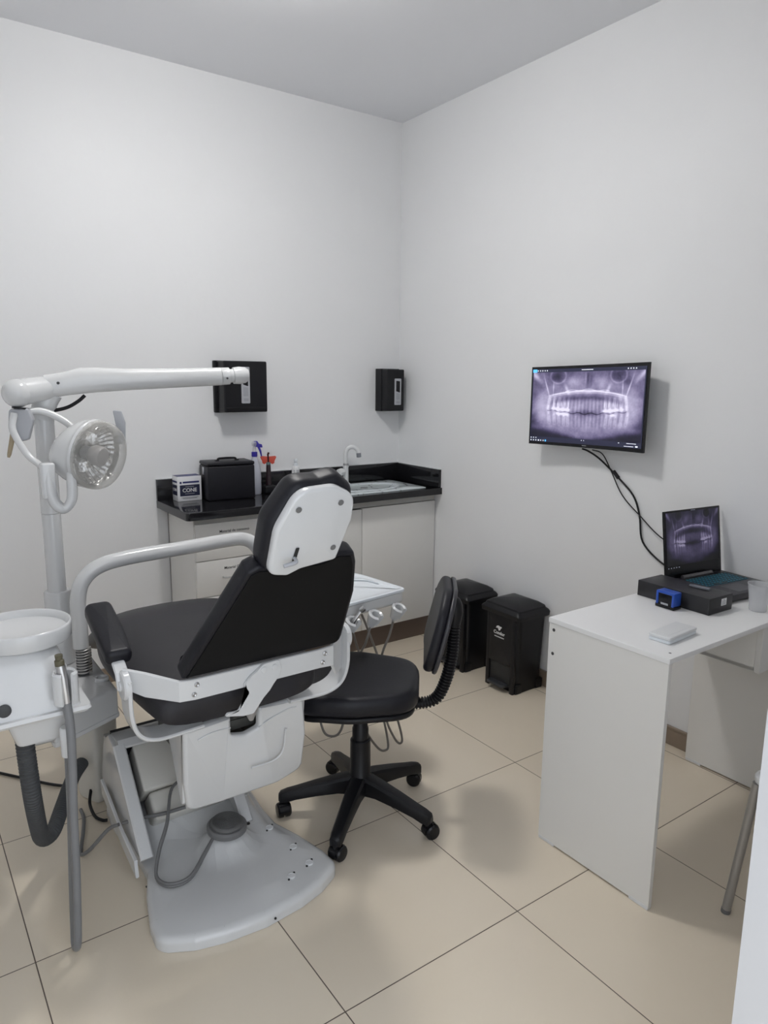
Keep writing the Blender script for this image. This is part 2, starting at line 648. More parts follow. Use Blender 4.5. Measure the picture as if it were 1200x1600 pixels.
t = thing('base_cabinet', 'white laminate sink cabinet with labelled drawers below the granite worktop', 'cabinet', (-.75, -.2, 0))
CX0, CX1, CY = -1.485, -0.004, -0.385
bm = NB()
box(bm, CX0, CX0 + .018, CY + .018, -.002, .12, .88)
box(bm, CX1 - .018, CX1, CY + .018, -.002, .12, .88)
box(bm, CX0, CX1, CY + .02, -.002, .12, .138)
box(bm, CX0, CX1, -.01, -.002, .12, .88)
box(bm, -1.09, -1.072, CY + .02, -.01, .12, .86)
obj('body', bm, MDF, t)
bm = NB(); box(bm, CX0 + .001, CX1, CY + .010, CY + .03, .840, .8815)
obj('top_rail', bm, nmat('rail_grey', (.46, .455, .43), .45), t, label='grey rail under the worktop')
bm = NB(); box(bm, CX0 + .02, CX1, -.352, -.335, 0, .12)
obj('kickboard', bm, KICK, t, label='dark brown recessed kickboard')
dz = [(.849, .667), (.663, .484), (.480, .302), (.298, .128)]
words = ['Material de consumo', 'Material Clínico', None, None]
DX0, DX1 = CX0 + .002, -1.083
for i, (a, b_) in enumerate(dz):
    bm = NB(); box(bm, DX0, DX1, CY, CY + .018, b_, a, .0015)
    d = obj('drawer', bm, MDF, t)
    if words[i]:
        text('lettering', words[i], .0185 if i == 0 else .0185, lambda x, y, z, a=a: Vector((-1.283 + x, CY - z, a - .045 + y)), INK, d, bold=.00015)
    bm = NB()
    hz = a - .088
    hx = -1.283
    tube(bm, [(hx - .065, CY + .001, hz), (hx - .064, CY - .02, hz), (hx - .03, CY - .028, hz), (hx + .03, CY - .028, hz), (hx + .064, CY - .02, hz), (hx + .065, CY + .001, hz)], .0042, 8, sm=3)
    if i:
        obj('handle', bm, STEEL, d, label='small bowed metal handle')
    else:
        bm.free()
for x0, x1 in ((-1.079, -.805), (-.801, -.529), (-.525, -.006)):
    bm = NB(); box(bm, x0, x1, CY, CY + .018, .128, .838 if x0 > -.6 else .834, .0015)
    obj('door', bm, MDF, t)

# sink top and faucet
t = thing('sink', 'pale veined marble sink with an oval bowl set in the black worktop', 'sink', (-.37, -.22, CT))
bm = NB()
n = 64
ocx, ocy, orx, ory = -.40, -.215, .225, .125
outer = []; inner = []
for k in range(n):
    a = 2 * pi * k / n
    ca, sa = cos(a), sin(a)
    cx_, cy_ = (SX0 + SX1) / 2, (SY0 + SY1) / 2
    hx_, hy_ = (SX1 - SX0) / 2, (SY1 - SY0) / 2
    s = min(hx_ / max(abs(ca), 1e-6), hy_ / max(abs(sa), 1e-6))
    outer.append((cx_ + ca * s, cy_ + sa * s))
    inner.append((ocx + orx * ca, ocy + ory * sa))
zt = CT + .006
rings = [[(x, y, CT + .001) for x, y in outer], [(x, y, zt - .001) for x, y in outer], [(cx_ + (x - cx_) * .995, cy_ + (y - cy_) * .995, zt) for x, y in outer], [(x, y, zt) for x, y in inner]]
for k, (s, dzz) in enumerate([(.985, .002), (.975, .0035), (.93, .0042), (.5, .0046), (.12, .0048)]):
    rings.append([(ocx + (x - ocx) * s, ocy + (y - ocy) * s, zt - dzz) for x, y in inner])
bridge(bm, rings)
obj('marble_top', bm, MARBLE, t, ang=50)
bm = NB(); lathe(bm, (ocx, ocy, zt - .0045), (0, 0, 1), [(.022, 0), (.022, .002), (.016, .0025), (.012, .001)], 20)
obj('drain', bm, STEEL, t)
bm = NB()
rr = [[(ocx + (x - ocx) * s, ocy + (y - ocy) * s, zt + h_) for x, y in inner] for s, h_ in ((1.03, .0), (1.03, .003), (1.0, .004), (.97, .003), (.97, -.002))]
bridge(bm, rr, False, False)
obj('bowl_rim', bm, TRAYW, t)

CT += .0066
t = thing('faucet', 'white plastic gooseneck tap with side knob behind the sink', 'faucet', (-.43, -.07, CT))
fx, fy = -.432, -.065
bm = NB()
lathe(bm, (fx, fy, CT), (0, 0, 1), [(.028, 0), (.028, .004), (.024, .008), (.017, .012), (.016, .10), (.018, .105), (.018, .112), (.014, .116)], 24)
tube(bm, [(fx, fy, CT + .075), (fx - .03, fy - .012, CT + .078)], .012, 14)
obj('body', bm, WHITEP, t)
bm = NB()
lathe(bm, (fx - .025, fy - .010, CT + .078), (-.93, -.37, 0), [(.014, 0), (.021, .004), (.023, .02), (.021, .042), (.016, .046)], 8)
obj('knob', bm, WHITEP, t, ang=20)
bm = NB()
arc = [(fx, fy, CT + .10), (fx, fy, CT + .165)]
for k in range(1, 11):
    a = pi - k / 10 * pi * .96
    arc.append((fx + (.036 + .036 * cos(a)) * .9, fy - (.036 + .036 * cos(a)) * .55, CT + .178 + .045 * sin(a)))
tube(bm, arc, .0120, 14, sm=3)
obj('spout', bm, WHITEP, t)
e = Vector(arc[-1])
bm = NB(); lathe(bm, e + Vector((0, 0, .004)), (.08, -.05, -1), [(.0125, 0), (.0140, .004), (.0140, .024), (.011, .026)], 18)
obj('aerator', bm, MIDGREY, t, label='grey ribbed nozzle')
bm = NB(); lathe(bm, (fx, fy, CT + .112), (0, 0, 1), [(.0165, 0), (.0165, .012), (.012, .014)], 18)
obj('collar', bm, STEEL, t, label='chrome collar')

# ================================================================== things on the worktop
CT = .9206
t = thing('card_box', 'small white and navy card box lettered CONE at the left end of the worktop', 'box', (-1.395, -.06, CT))
bx0, bx1, by0, by1, bz1 = -1.463, -1.337, -.104, -.028, 1.048
bm = NB(); box(bm, bx0, bx1, by0, by1, CT, bz1, .001)
obj('carton', bm, PAPER, t)
Fy = lambda cx_, cz_: (lambda x, y, z: Vector((cx_ + x, by0 - .0004 - z, cz_ + y)))
Fx = lambda cy_, cz_: (lambda x, y, z: Vector((bx0 - .0004 - z, cy_ - x, cz_ + y)))
bmx = (bx0 + bx1) / 2
bm = NB(); box(bm, bx0 + .012, bx1 - .01, by0 - .0005, by0, CT + .026, CT + .083)
box(bm, bx0 - .0005, bx0, by0 + .006, by1 - .004, CT + .03, CT + .083)
islands('label_panel', bm, NAVYD, t)
bm = NB(); box(bm, bx0 + .028, bx1 - .012, by0 - .0005, by0, CT + .092, CT + .101)
box(bm, bx0 + .012, bx0 + .022, by0 - .0005, by0, CT + .090, CT + .101)
box(bm, bx0 - .0005, bx0, by0 + .004, by1 - .004, CT + .095, CT + .104)
box(bm, bx0 + .001, bx1 - .001, by0 + .001, by1 - .001, bz1, bz1 + .0006)
islands('blue_band', bm, NAVY, t)
text('lettering', 'CONE', .027, Fy(bmx, CT + .055), WINK, t, bold=.0004)
text('lettering', 'CONE', .020, Fx((by0 + by1) / 2, CT + .058), WINK, t, bold=.0003)
bm = NB()
for zz, w_ in ((.072, .045), (.036, .05), (.017, .09), (.012, .075)):
    box(bm, bmx - w_ / 2, bmx + w_ / 2, by0 - .0009, by0 - .0005, CT + zz, CT + zz + .003)
islands('small_print', bm, GINK, t)

t = thing('instrument_case', 'black hard carry case with a top handle on the worktop', 'case', (-1.19, -.12, CT))
F0 = (-1.335, -1.075)
M = Matrix.Rotation(radians(-5), 4, 'Z')
M = Matrix.Translation((-1.197, -.112, 0)) @ M
bm = NB(); box(bm, -.125, .125, -.078, .078, CT, 1.098, .008, 3, M)
obj('case_body', bm, VINYL, t)
bm = NB(); box(bm, -.1255, .1255, -.0785, .0785, 1.0985, 1.118, .008, 3, M)
obj('lid', bm, VINYL, t)
bm = NB()
tube(bm, [M @ Vector(p) for p in [(-.05, 0, 1.119), (-.045, 0, 1.129), (-.02, 0, 1.131), (.02, 0, 1.131), (.045, 0, 1.129), (.05, 0, 1.119)]], .0055, 10, sm=3)
box(bm, -.062, -.044, -.012, .012, 1.116, 1.124, .002, 2, M)
box(bm, .044, .062, -.012, .012, 1.116, 1.124, .002, 2, M)
obj('handle', bm, BLACKG, t)
bm = NB()
box(bm, -.129, -.124, -.012, .012, 1.05, 1.09, .001, 2, M)
obj('latch', bm, STEEL, t)

t = thing('spray_bottle', 'frosted spray bottle with purple blue trigger beside the black carry case', 'bottle', (-1.02, -.075, CT))
sx, sy = -1.022, -.075
bm = NB(); lathe(bm, (sx, sy, CT), (0, 0, 1), [(.030, 0), (.034, .003), (.0345, .10), (.032, .135), (.025, .165), (.0235, .168), (.0235, .172), (.021, .177), (.021, .181), (.0185, .187), (.014, .20), (.013, .21)], 26)
obj('bottle_body', bm, BOTT, t, ang=60)
bm = NB(); lathe(bm, (sx, sy, CT + .205), (0, 0, 1), [(.0155, 0), (.016, .004), (.016, .024), (.013, .026)], 18)
obj('collar', bm, BLUEP, t)
bm = NB(); lathe(bm, (sx, sy, CT + .23), (0, 0, 1), [(.010, 0), (.009, .03), (.013, .036), (.014, .05), (.008, .056)], 16)
obj('pump_neck', bm, CUPP, t)
bm = NB()
slab(bm, roundpoly([(-.012, .048), (.034, .042), (.030, .060), (.014, .064), (.006, .078), (-.012, .078), (-.016, .062)], .004, 3), -.008, .008, .003, frame((sx + .012, sy, CT + .21), (.94, -.34, 0), (0, 0, 1), (.34, .94, 0)))
tube(bm, [(sx + .020, sy - .006, CT + .262), (sx + .030, sy - .010, CT + .235), (sx + .036, sy - .012, CT + .205)], [.007, .006, .0035], 10, sm=4)
obj('trigger', bm, BLUEP, t)

t = thing('curing_light', 'slim dark curing lamp on a charger with red butterfly shaped shield', 'lamp', (-.955, -.07, CT))
lx, ly = -.945, -.085
bm = NB(); slab(bm, roundpoly([(lx - .035, ly - .03), (lx + .035, ly - .03), (lx + .035, ly + .03), (lx - .035, ly + .03)], .012, 4), CT, CT + .045, .01, FXY)
obj('charger', bm, BLACKP, t)
bm = NB(); lathe(bm, (lx, ly, CT + .04), (0, 0, 1), [(.016, 0), (.015, .02), (.013, .09), (.012, .115), (.008, .125)], 18)
obj('handpiece', bm, nmat('plum_black', (.02, .008, .012), .3), t)
bm = NB(); lathe(bm, (lx, ly, CT + .155), (0, 0, 1), [(.011, 0), (.012, .004), (.012, .012), (.009, .016)], 16)
obj('collar', bm, GREENC, t)
bm = NB(); tube(bm, [(lx, ly, CT + .165), (lx - .001, ly, CT + .2), (lx - .003, ly - .002, CT + .212), (lx - .004, ly - .012, CT + .222)], [.0045, .0042, .005, .006], 12, sm=5)
obj('light_guide', bm, nmat('dark_red_guide', (.05, .006, .01), .25), t)
bm = NB()
hw = [(0, -.014), (.012, -.018), (.022, -.024), (.032, -.018), (.034, -.006), (.040, .006), (.044, .016), (.038, .022), (.022, .020), (.0, .018)]
full = hw + [(-x, y) for x, y in reversed(hw[1:-1])]
slab(bm, full, -.0012, .0012, .0005, frame((lx + .002, ly + .004, CT + .183), (.90, -.43, 0), (0, 0, 1), (.43, .90, 0)))
obj('eye_shield', bm, RED, t, label='red translucent butterfly shaped eye shield')

t = thing('lotion_bottle', 'small white pump bottle with a printed label behind the headrest', 'bottle', (-.77, -.07, CT))
px_, py_ = -.772, -.075
bm = NB(); lathe(bm, (px_, py_, CT), (0, 0, 1), [(.020, 0), (.022, .003), (.022, .125), (.017, .135), (.0125, .140)], 24)
obj('bottle_body', bm, WHITEP, t)
bm = NB(); lathe(bm, (px_, py_, CT + .138), (0, 0, 1), [(.0125, 0), (.013, .003), (.012, .014), (.007, .018), (.006, .024), (.011, .025), (.011, .036), (.008, .04)], 20)
obj('pump', bm, TRAYW, t)
bm = NB()
for k, zz in enumerate([.04 + .009 * j for j in range(9)]):
    for s0, s1 in ((-2.6, -2.2), (-1.9, -1.0)):
        seg_ = 5
        rg = []
        for j in range(seg_ + 1):
            a = s0 + (s1 - s0) * j / seg_ * (1 if k % 3 else .8)
            rg.append((a,))
        prev = None
        for (a,) in rg:
            p0 = (px_ + .0223 * cos(a), py_ + .0223 * sin(a), CT + zz)
            p1 = (p0[0], p0[1], CT + zz + .004)
            v0, v1 = bm.verts.new(p0), bm.verts.new(p1)
            if prev:
                bm.faces.new((prev[0], v0, v1, prev[1]))
            prev = (v0, v1)
obj('label_print', bm, GINK, t)

# ================================================================== wall dispensers
t = thing('paper_towel_dispenser', 'wide black paper towel dispenser on the back wall above the worktop', 'dispenser', (-1.08, 0, 1.365))
bm = NB()
slab(bm, roundpoly([(-1.215, 1.362), (-.95, 1.362), (-.95, 1.632), (-1.215, 1.632)], .006, 3), .0, .02, .003, FXZ(-.001), r0=0)
obj('back_plate', bm, BLACKP, t)
bm = NB()
slab(bm, roundpoly([(-1.20, 1.366), (-.956, 1.366), (-.956, 1.630), (-1.20, 1.630)], .008, 3), .02, .112, .006, FXZ(-.001), r0=0, crown=.002)
box(bm, -1.19, -.966, -.116, -.11, 1.385, 1.392, .002)
obj('cover', bm, BLACKP, t)


def dial(t, x0, x1, z0, z1, y):
    bm = NB()
    slab(bm, roundpoly([(x0, z0), (x1, z0), (x1, z1), (x0, z1)], .005, 3), 0, .004, .0015, FXZ(y), r0=0)
    p = obj('badge', bm, LTGREY, t, label='light grey window strip')
    w = x1 - x0; h = z1 - z0
    bm = NB(); slab(bm, roundpoly([(x0 + w * .2, z0 + h * .52), (x1 - w * .22, z0 + h * .47), (x1 - w * .22, z1 - h * .10), (x0 + w * .2, z1 - h * .08)], .003, 3), .0035, .005, .0005, FXZ(y))
    obj('window', bm, BLACKG, p)
    bm = NB(); slab(bm, roundpoly([(x0 + w * .2, z0 + h * .20), (x1 - w * .22, z0 + h * .20), (x1 - w * .22, z0 + h * .44), (x0 + w * .2, z0 + h * .46)], .002, 3), .0035, .0048, .0005, FXZ(y))
    box(bm, x0 + w * .22, x1 - w * .22, y - .0048, y - .003, z0 + h * .06, z0 + h * .14)
    obj('panel', bm, nmat('panel_grey', (.33, .34, .37), .4), p)


dial(t, -1.106, -1.058, 1.412, 1.600, -.1145)

t = thing('soap_dispenser', 'narrow black soap dispenser on the back wall near the room corner', 'dispenser', (-.115, 0, 1.355))
bm = NB()
slab(bm, roundpoly([(-.178, 1.353), (-.044, 1.353), (-.044, 1.606), (-.178, 1.606)], .004, 3), .0, .06, .003, FXZ(-.001), r0=0)
obj('back_plate', bm, BLACKP, t)
bm = NB()
slab(bm, roundpoly([(-.172, 1.356), (-.048, 1.356), (-.048, 1.602), (-.172, 1.602)], .008, 3), .06, .118, .006, FXZ(-.001), r0=0, crown=.002)
obj('cover', bm, BLACKP, t)
dial(t, -.122, -.074, 1.392, 1.548, -.1205)

# ================================================================== X-ray picture, shared by the two screens
import numpy as np


def xray(w, h):
    u, v = np.meshgrid((np.arange(w) + .5) / w, (np.arange(h) + .5) / h)
    rng = np.random.default_rng(3)

    def g(d, s):
        return np.exp(-(d / s) ** 2)

    def sm(a, k):
        for _ in range(k):
            a = (a + np.roll(a, 1, 0) + np.roll(a, -1, 0) + np.roll(a, 1, 1) + np.roll(a, -1, 1)) / 5
        return a
    I = np.full((h, w), .33)
    c = np.abs(u - .5)
    # jaw body and rami
    e = ((u - .5) / .50) ** 2 + ((v - .52) / .46) ** 2
    I += .16 * (1 / (1 + np.exp((e - .92) * 14)))
    I -= .20 * (1 / (1 + np.exp(-(e - 1.08) * 18))) * (v > .5)
    for s in (-1, 1):
        x = .5 + s * .40
        I += .20 * g(u - x, .075) * g(v - .55, .26)
        I += .45 * g((u - (.5 + s * .485)) + (v - .04) * .5 * s, .03) * g(v - .05, .10)
        I -= .22 * g(u - (.5 + s * .27), .07) * g(v - .06, .10)       # sinuses
        I += .18 * g(np.sqrt(((u - (.5 + s * .27)) / .07) ** 2 + ((v - .06) / .11) ** 2) - 1, .12)
        I += .16 * g(u - (.5 + s * .13), .05) * g(v - .14, .10)
        I += .40 * g(u - (.5 + s * (.375 - .18 * (v - .2) ** 1)), .006) * g(v - .22, .14)
        I += .30 * g(u - (.5 + s * (.31)), .005) * g(v - .24, .10)
        I += .30 * g(u - (.5 + s * (.20 - .25 * (v - .2))), .015) * g(v - .26, .07)
        I += .16 * g(u - (.5 + s * .43), .09) * g(v - .85, .05)
    I -= .22 * g(u - .5, .012) * g(v - .12, .10) - .15 * g(u - .48, .008) * g(v - .10, .1)
    I -= .12 * g(u - .53, .012) * g(v - .14, .09)
    pal = .285 + .62 * c ** 2 + .05 * (c > .3) * (c - .3)
    I += (.55 * g(v - pal, .012) + .22 * g(v - pal - .026, .012)) * (1 / (1 + np.exp((c - .33) * 60)))
    I += .3 * g(v - pal + .018 + .01 * np.sin(u * 40), .006) * (c < .2)
    # airway shadow below the palate
    a2 = .385 + .75 * c ** 2
    I -= .26 * g(v - a2, .042) * (1 / (1 + np.exp((c - .34) * 50)))
    occ = .62 - .35 * c ** 2 + .012 * np.sin(u * 55)
    # teeth
    xs = [.145, .195, .240, .285, .325, .362, .398, .432, .466, .5, .534, .568, .602, .638, .675, .715, .760, .81, .86]
    for i, x in enumerate(xs):
        cc = abs(x - .5)
        o = .62 - .35 * cc ** 2
        mol = cc > .15
        br = .40 if mol else .17
        wd = .015 if mol else .010
        lean = (x - .5) * .12
        xx = x + (v - o) * lean * 2
        I += br * g(u - xx, wd) * (1 / (1 + np.exp(-(v - (o - .21)) * 60))) * (1 / (1 + np.exp((v - o + .005) * 120)))
        xl = x - (v - o) * lean * 1.4 + .008
        I += (br * .85) * g(u - xl, wd) * (1 / (1 + np.exp(-(v - o - .008) * 120))) * (1 / (1 + np.exp((v - (o + .2)) * 50)))
        if mol:                       # forked roots
            I -= .16 * g(u - xl, .005) * (v > o + .07) * (v < o + .2)
            I -= .12 * g(u - xx, .004) * (v > o - .2) * (v < o - .08)
    for x, a, b in [(.20, 1, 0), (.235, 1, 1), (.27, 1, 1), (.305, 1, 1), (.335, 1, .3), (.66, .9, 0), (.70, 1, .2), (.735, 1, 1), (.775, 1, .1), (.82, .6, 0)]:
        o = .62 - .35 * (x - .5) ** 2
        I += .6 * a * g(u - x, .017) * g(v - (o - .035), .022)
        I += .55 * b * g(u - x - .004, .018) * g(v - (o + .03), .022)
        I += .38 * a * g(u - x, .004) * g(v - (o - .12), .05)
    I -= .34 * g(v - occ, .006) * (c < .36)
    I -= .30 * g(u - .5, .13) * g(v - .61, .05)
    I -= .10 * g(u - .5, .10) * g(v - .90, .05)
    I += .10 * g(u - .5, .06) * g(v - .86, .05)
    # soft grain
    nz = sm(rng.normal(size=(h, w)), 2)
    I += nz * .05
    nz = sm(rng.normal(size=(h, w)), 30)
    I += nz * .35
    I = np.clip(I, .02, 1)
    # dark lower corners of the film
    k = 1 / (1 + np.exp(-((v - .86) + .10 * np.minimum(1, c * 2) * 0 - (.5 - c) * .38) * 60))
    I = I * (1 - .8 * k)
    # colour: blue-violet film, near-white highlights
    R = I ** 1.75 * .80
    G = I ** 1.85 * .76
    B = I ** 1.45 * .93
    return np.stack([R + .004, G + .004, B + .012], -1)


def screen_picture(name, F, w, h, parent, gain, strength=1.0, power=1.0):
    """a fine grid whose faces carry the picture the screen gives off; F maps (u,v) 0..1 (v down) to world"""
    pic = xray(w, h) ** power * gain
    n_top = max(2, int(h * .045)); 
    me = bpy.data.meshes.new(name)
    verts = []
    off = Vector((0, 0, 0))
    p = parent
    while p is not None:
        off += p.location
        p = p.parent
    for j in range(h + 1):
        for i in range(w + 1):
            verts.append(F(i / w, j / h) - off)
    faces = []
    for j in range(h):
        for i in range(w):
            a = j * (w + 1) + i
            faces.append((a, a + w + 1, a + w + 2, a + 1))
    me.from_pydata(verts, [], faces)
    ca = me.color_attributes.new('picture', 'FLOAT_COLOR', 'CORNER')
    buf = np.ones((h * w, 4, 4), dtype=np.float32)
    buf[:, :, :3] = pic.reshape(-1, 1, 3)
    ca.data.foreach_set('color', buf.ravel())
    mt = bpy.data.materials.new(name + '_glow')
    mt.use_nodes = True
    nt = mt.node_tree
    b = nt.nodes['Principled BSDF']
    b.inputs['Base Color'].default_value = (.01, .01, .012, 1)
    b.inputs['Roughness'].default_value = .3
    at = nt.nodes.new('ShaderNodeVertexColor'); at.layer_name = 'picture'
    nt.links.new(at.outputs[0], b.inputs['Emission Color'])
    b.inputs['Emission Strength'].default_value = strength
    me.materials.append(mt)
    o = bpy.data.objects.new(name, me)
    COL.objects.link(o)
    o.parent = parent
    return o


# ================================================================== wall monitor
t = thing('monitor', 'curved black wall monitor showing a dental X-ray', 'monitor', (-.06, -1.52, 1.25))
MY0, MY1, MZ0, MZ1 = -1.205, -1.842, 1.250, 1.612


def mon(u, v, w):            # u 0..1 left to right, v height, w depth towards the room
    y = MY0 + (MY1 - MY0) * u
    bow = .020 * (1 - (2 * u - 1) ** 2)
    tilt = (u - .5) * .012
    return Vector((-.102 + bow - w, y, v + tilt))


bm = NB()
rings = []
for k in range(13):
    u = k / 12
    z0 = MZ0 - .004 * (u); z1 = MZ1 + .004 * u
    rings.append([mon(u, z0, 0), mon(u, z0, -.026 if 0 < k < 12 else -.012), mon(u, z1, -.026 if 0 < k < 12 else -.012), mon(u, z1, 0)])
bridge(bm, rings)
bmesh.ops.bevel(bm, geom=[e for e in bm.edges if e.calc_face_angle(0) > .5], offset=.0015, segments=1, affect='EDGES')
obj('housing', bm, BLACKG, t)
SU0, SU1 = .018, .980
scr = screen_picture('screen', lambda u, v: mon(SU0 + (SU1 - SU0) * u, MZ1 - .026 - (MZ1 - MZ0 - .062) * v, .0012), 220, 118, t, 1.0, 1.0)
bm = NB()
def strip(u0, u1, z0, z1, d=.0016, n_=10, bm=None):
    prev = None
    for k in range(n_ + 1):
        u = u0 + (u1 - u0) * k / n_
        a, b = bm.verts.new(mon(u, z0, d)), bm.verts.new(mon(u, z1, d))
        if prev:
            bm.faces.new((prev[0], a, b, prev[1]))
        prev = (a, b)
strip(.012, .985, MZ1 - .026, MZ1 - .011, bm=bm)
strip(.012, .985, MZ0 + .013, MZ0 + .036, bm=bm)
strip(.012, .018, MZ0 + .013, MZ1 - .011, bm=bm, n_=1)
strip(.975, .985, MZ0 + .013, MZ1 - .011, bm=bm, n_=1)
obj('toolbar', bm, emat('toolbar_glow', (.012, .013, .030), 1.2), scr)
bm = NB()
for k in range(5):
    u = .055 + k * .020
    strip(u, u + .008, MZ1 - .021, MZ1 - .016, .002, 1, bm=bm)
for k in range(4):
    u = .83 + k * .022
    strip(u, u + .008, MZ1 - .021, MZ1 - .016, .002, 1, bm=bm)
strip(.44, .54, MZ1 - .0195, MZ1 - .017, .002, 3, bm=bm)
for k in range(7):
    u = .018 + k * .022
    strip(u, u + (.010 if k in (3,) else .007), MZ0 + .016, MZ0 + .022, .002, 1, bm=bm)
for k in range(3):
    u = .018 + k * .022
    strip(u, u + .007, MZ0 + .029, MZ0 + .033, .002, 1, bm=bm)
strip(.47, .476, MZ0 + .028, MZ0 + .032, .002, 1, bm=bm); strip(.49, .496, MZ0 + .028, MZ0 + .032, .002, 1, bm=bm)
strip(.79, .80, MZ0 + .029, MZ0 + .033, .002, 1, bm=bm); strip(.86, .94, MZ0 + .030, MZ0 + .032, .002, 2, bm=bm)
strip(.84, .92, MZ0 + .018, MZ0 + .020, .002, 2, bm=bm); strip(.935, .955, MZ0 + .017, MZ0 + .023, .002, 1, bm=bm)
islands('screen_icon', bm, UIW, scr)
bm = NB()
strip(.014, .050, MZ1 - .026, MZ1 - .012, .0021, 1, bm=bm)
strip(.145, .158, MZ0 + .015, MZ0 + .023, .0021, 1, bm=bm)
islands('highlighted_button', bm, UIB, scr)
bm = NB()
strip(.478, .515, MZ0 + .005, MZ0 + .0085, .0003, 1, bm=bm)
obj('maker_mark', bm, GINK, t)
bm = NB()
box(bm, -.062, -.002, -1.60, -1.45, 1.36, 1.50, .004)
obj('wall_mount', bm, BLACKP, t)


def cable(name, pts, r, mt, label, cat='cable', sm=6, group=None, ribs=None, n_=10):
    bm = NB(); tube(bm, pts, r, n_, sm=sm, ribs=ribs)
    return tag(obj(name, bm, mt), label, cat, group)


cable('video_cable', [(-.085, -1.515, 1.243), (-.06, -1.53, 1.232), (-.03, -1.57, 1.20), (-.012, -1.655, 1.13), (-.010, -1.745, 1.055), (-.010, -1.785, .97), (-.010, -1.81, .86), (-.012, -1.905, .79), (-.03, -2.02, .765), (-.05, -2.10, .77)], .0042, BLACKP,
      'thick black cable hanging from the monitor down to behind the laptop')
cable('power_cord', [(-.085, -1.57, 1.243), (-.05, -1.60, 1.225), (-.026, -1.635, 1.15), (-.024, -1.70, 1.05), (-.022, -1.80, .97), (-.022, -1.90, .90), (-.02, -2.03, .85), (-.03, -2.10, .83)], .0026, BLACKP,
      'thin black cord crossing the thicker monitor cable on the wall', 'cord')
bm = NB(); tube(bm, [(-.0165, -1.640, 1.150), (-.0155, -1.668, 1.122)], [.0085, .0085], 10)
tag(obj('ferrite_clip', bm, BLACKP), 'small black clip binding the two monitor cables together', 'clip')

# ================================================================== waste bins
bin_root = thing('pedal_bin', 'black pedal bin with white bird logo next to the desk', 'bin', (-.115, -1.19, 0), 'black pedal bins by the right wall')


def bin_ring(z, ex=0.0, r=.03):
    k = z / .42
    hx = .088 + .012 * k + ex; hy = .098 + .016 * k + ex
    return [(x, y, z * 1.07) for x, y in roundpoly([(-.115 - hx, -1.19 - hy), (-.115 + hx, -1.19 - hy), (-.115 + hx, -1.19 + hy), (-.115 - hx, -1.19 + hy)], r, 4)]


bm = NB()
rings = [bin_ring(z) for z in (.0, .02, .1, .2, .3, .385)]
rings = [[(x, y, z + (0 if z > 0 else 0)) for x, y, z in r] for r in rings]
bridge(bm, rings)
# skirt feet: blocks at the bottom corners
for sx_ in (-1, 1):
    for sy_ in (-1, 1):
        cx_ = -.115 + sx_ * .073; cy_ = -1.19 + sy_ * .083
        box(bm, cx_ - .022, cx_ + .022, cy_ - .022, cy_ + .022, 0, .05, .004)
obj('bin_body', bm, BLACKP, bin_root)
# front panel frame with the pedal recess (front looks to -x)
bm = NB()
fxx = -.115 - .100
box(bm, fxx - .012, fxx + .01, -1.288, -1.262, .0, .40, .004)
box(bm, fxx - .012, fxx + .01, -1.118, -1.092, .0, .40, .004)
slab(bm, roundpoly([(-1.27, .14), (-1.11, .14), (-1.11, .39), (-1.27, .39)], .004, 2), 0, .014, .004, FYZ(fxx + .002, -1), crown=.004)
obj('front_panel', bm, BLACKP, bin_root)
bm = NB(); box(bm, fxx - .004, fxx + .004, -1.262, -1.118, .03, .14, .001)
obj('pedal_recess', bm, INK, bin_root)
bm = NB()
slab(bm, roundpoly([(fxx - .042, -1.245, .02), (fxx + .0, -1.25, 0), (fxx + .0, -1.125, 0), (fxx - .042, -1.13, .02)], .02, 5), .028, .042, .004, FXY)
obj('pedal', bm, nmat('pedal_grey', (.035, .037, .042), .35), bin_root, label='dark grey foot pedal')
# lid
bm = NB()
lr = []
for z, e_ in ((.372, .010), (.374, .020), (.405, .022), (.412, .018)):
    hx = .102 + e_; hy = .116 + e_
    lr.append([(x, y, z - .012 * 0) for x, y in roundpoly([(-.118 - hx, -1.19 - hy), (-.118 + hx - .02, -1.19 - hy), (-.118 + hx - .02, -1.19 + hy), (-.118 - hx, -1.19 + hy)], .02, 4)])
for s, zz in ((.90, .420), (.88, .428), (.7, .438), (.4, .444), (.1, .446)):
    lr.append([(-.128 + (x + .128) * s, -1.19 + (y + 1.19) * s, zz) for x, y, z in lr[3]])
# arch the lid across its width
lr = [[(x, y, z + .024 - .016 * ((y + 1.19) / .13) ** 2 * (1 if z > .38 else .3)) for x, y, z in r] for r in lr]
bridge(bm, lr)
obj('lid', bm, BLACKP, bin_root, ang=30)
bm = NB()
for s in (-1, 1):
    pts = [(-.212 + .165 * k / 8, -1.19 + s * .084, .4405) for k in range(9)]
    ribbon(bm, pts, .006, .006, (0, 1, 0))
islands('lid_ridge', bm, BLACKP, bin_root)
b2 = copy_tree(bin_root)
b2.location = (-.135, -.84, 0)
b2['label'] = 'black pedal bin farther in the corner, between the white cabinet and the logo bin'
# printed mark only on the near bin
fL = fxx - .0165
text('logo_lettering', 'Condor', .024, lambda x, y, z: Vector((fL - .0035 - z, -1.19 - x, .300 + y)), WINK, bin_root, bold=.0005)
bm = NB()
for k in range(9):
    yy = -1.158 - k * .0075
    box(bm, fL - .0040, fL - .0034, yy - .0055, yy, .2765, .2815)
slab(bm, [(-1.166, .322), (-1.172, .334), (-1.184, .338), (-1.196, .334), (-1.203, .336), (-1.207, .330), (-1.200, .326), (-1.196, .316), (-1.186, .312), (-1.182, .322), (-1.176, .326)], 0, .0006, 0, FYZ(fL - .0034, -1))
obj('logo_bird', bm, WINK, bin_root)

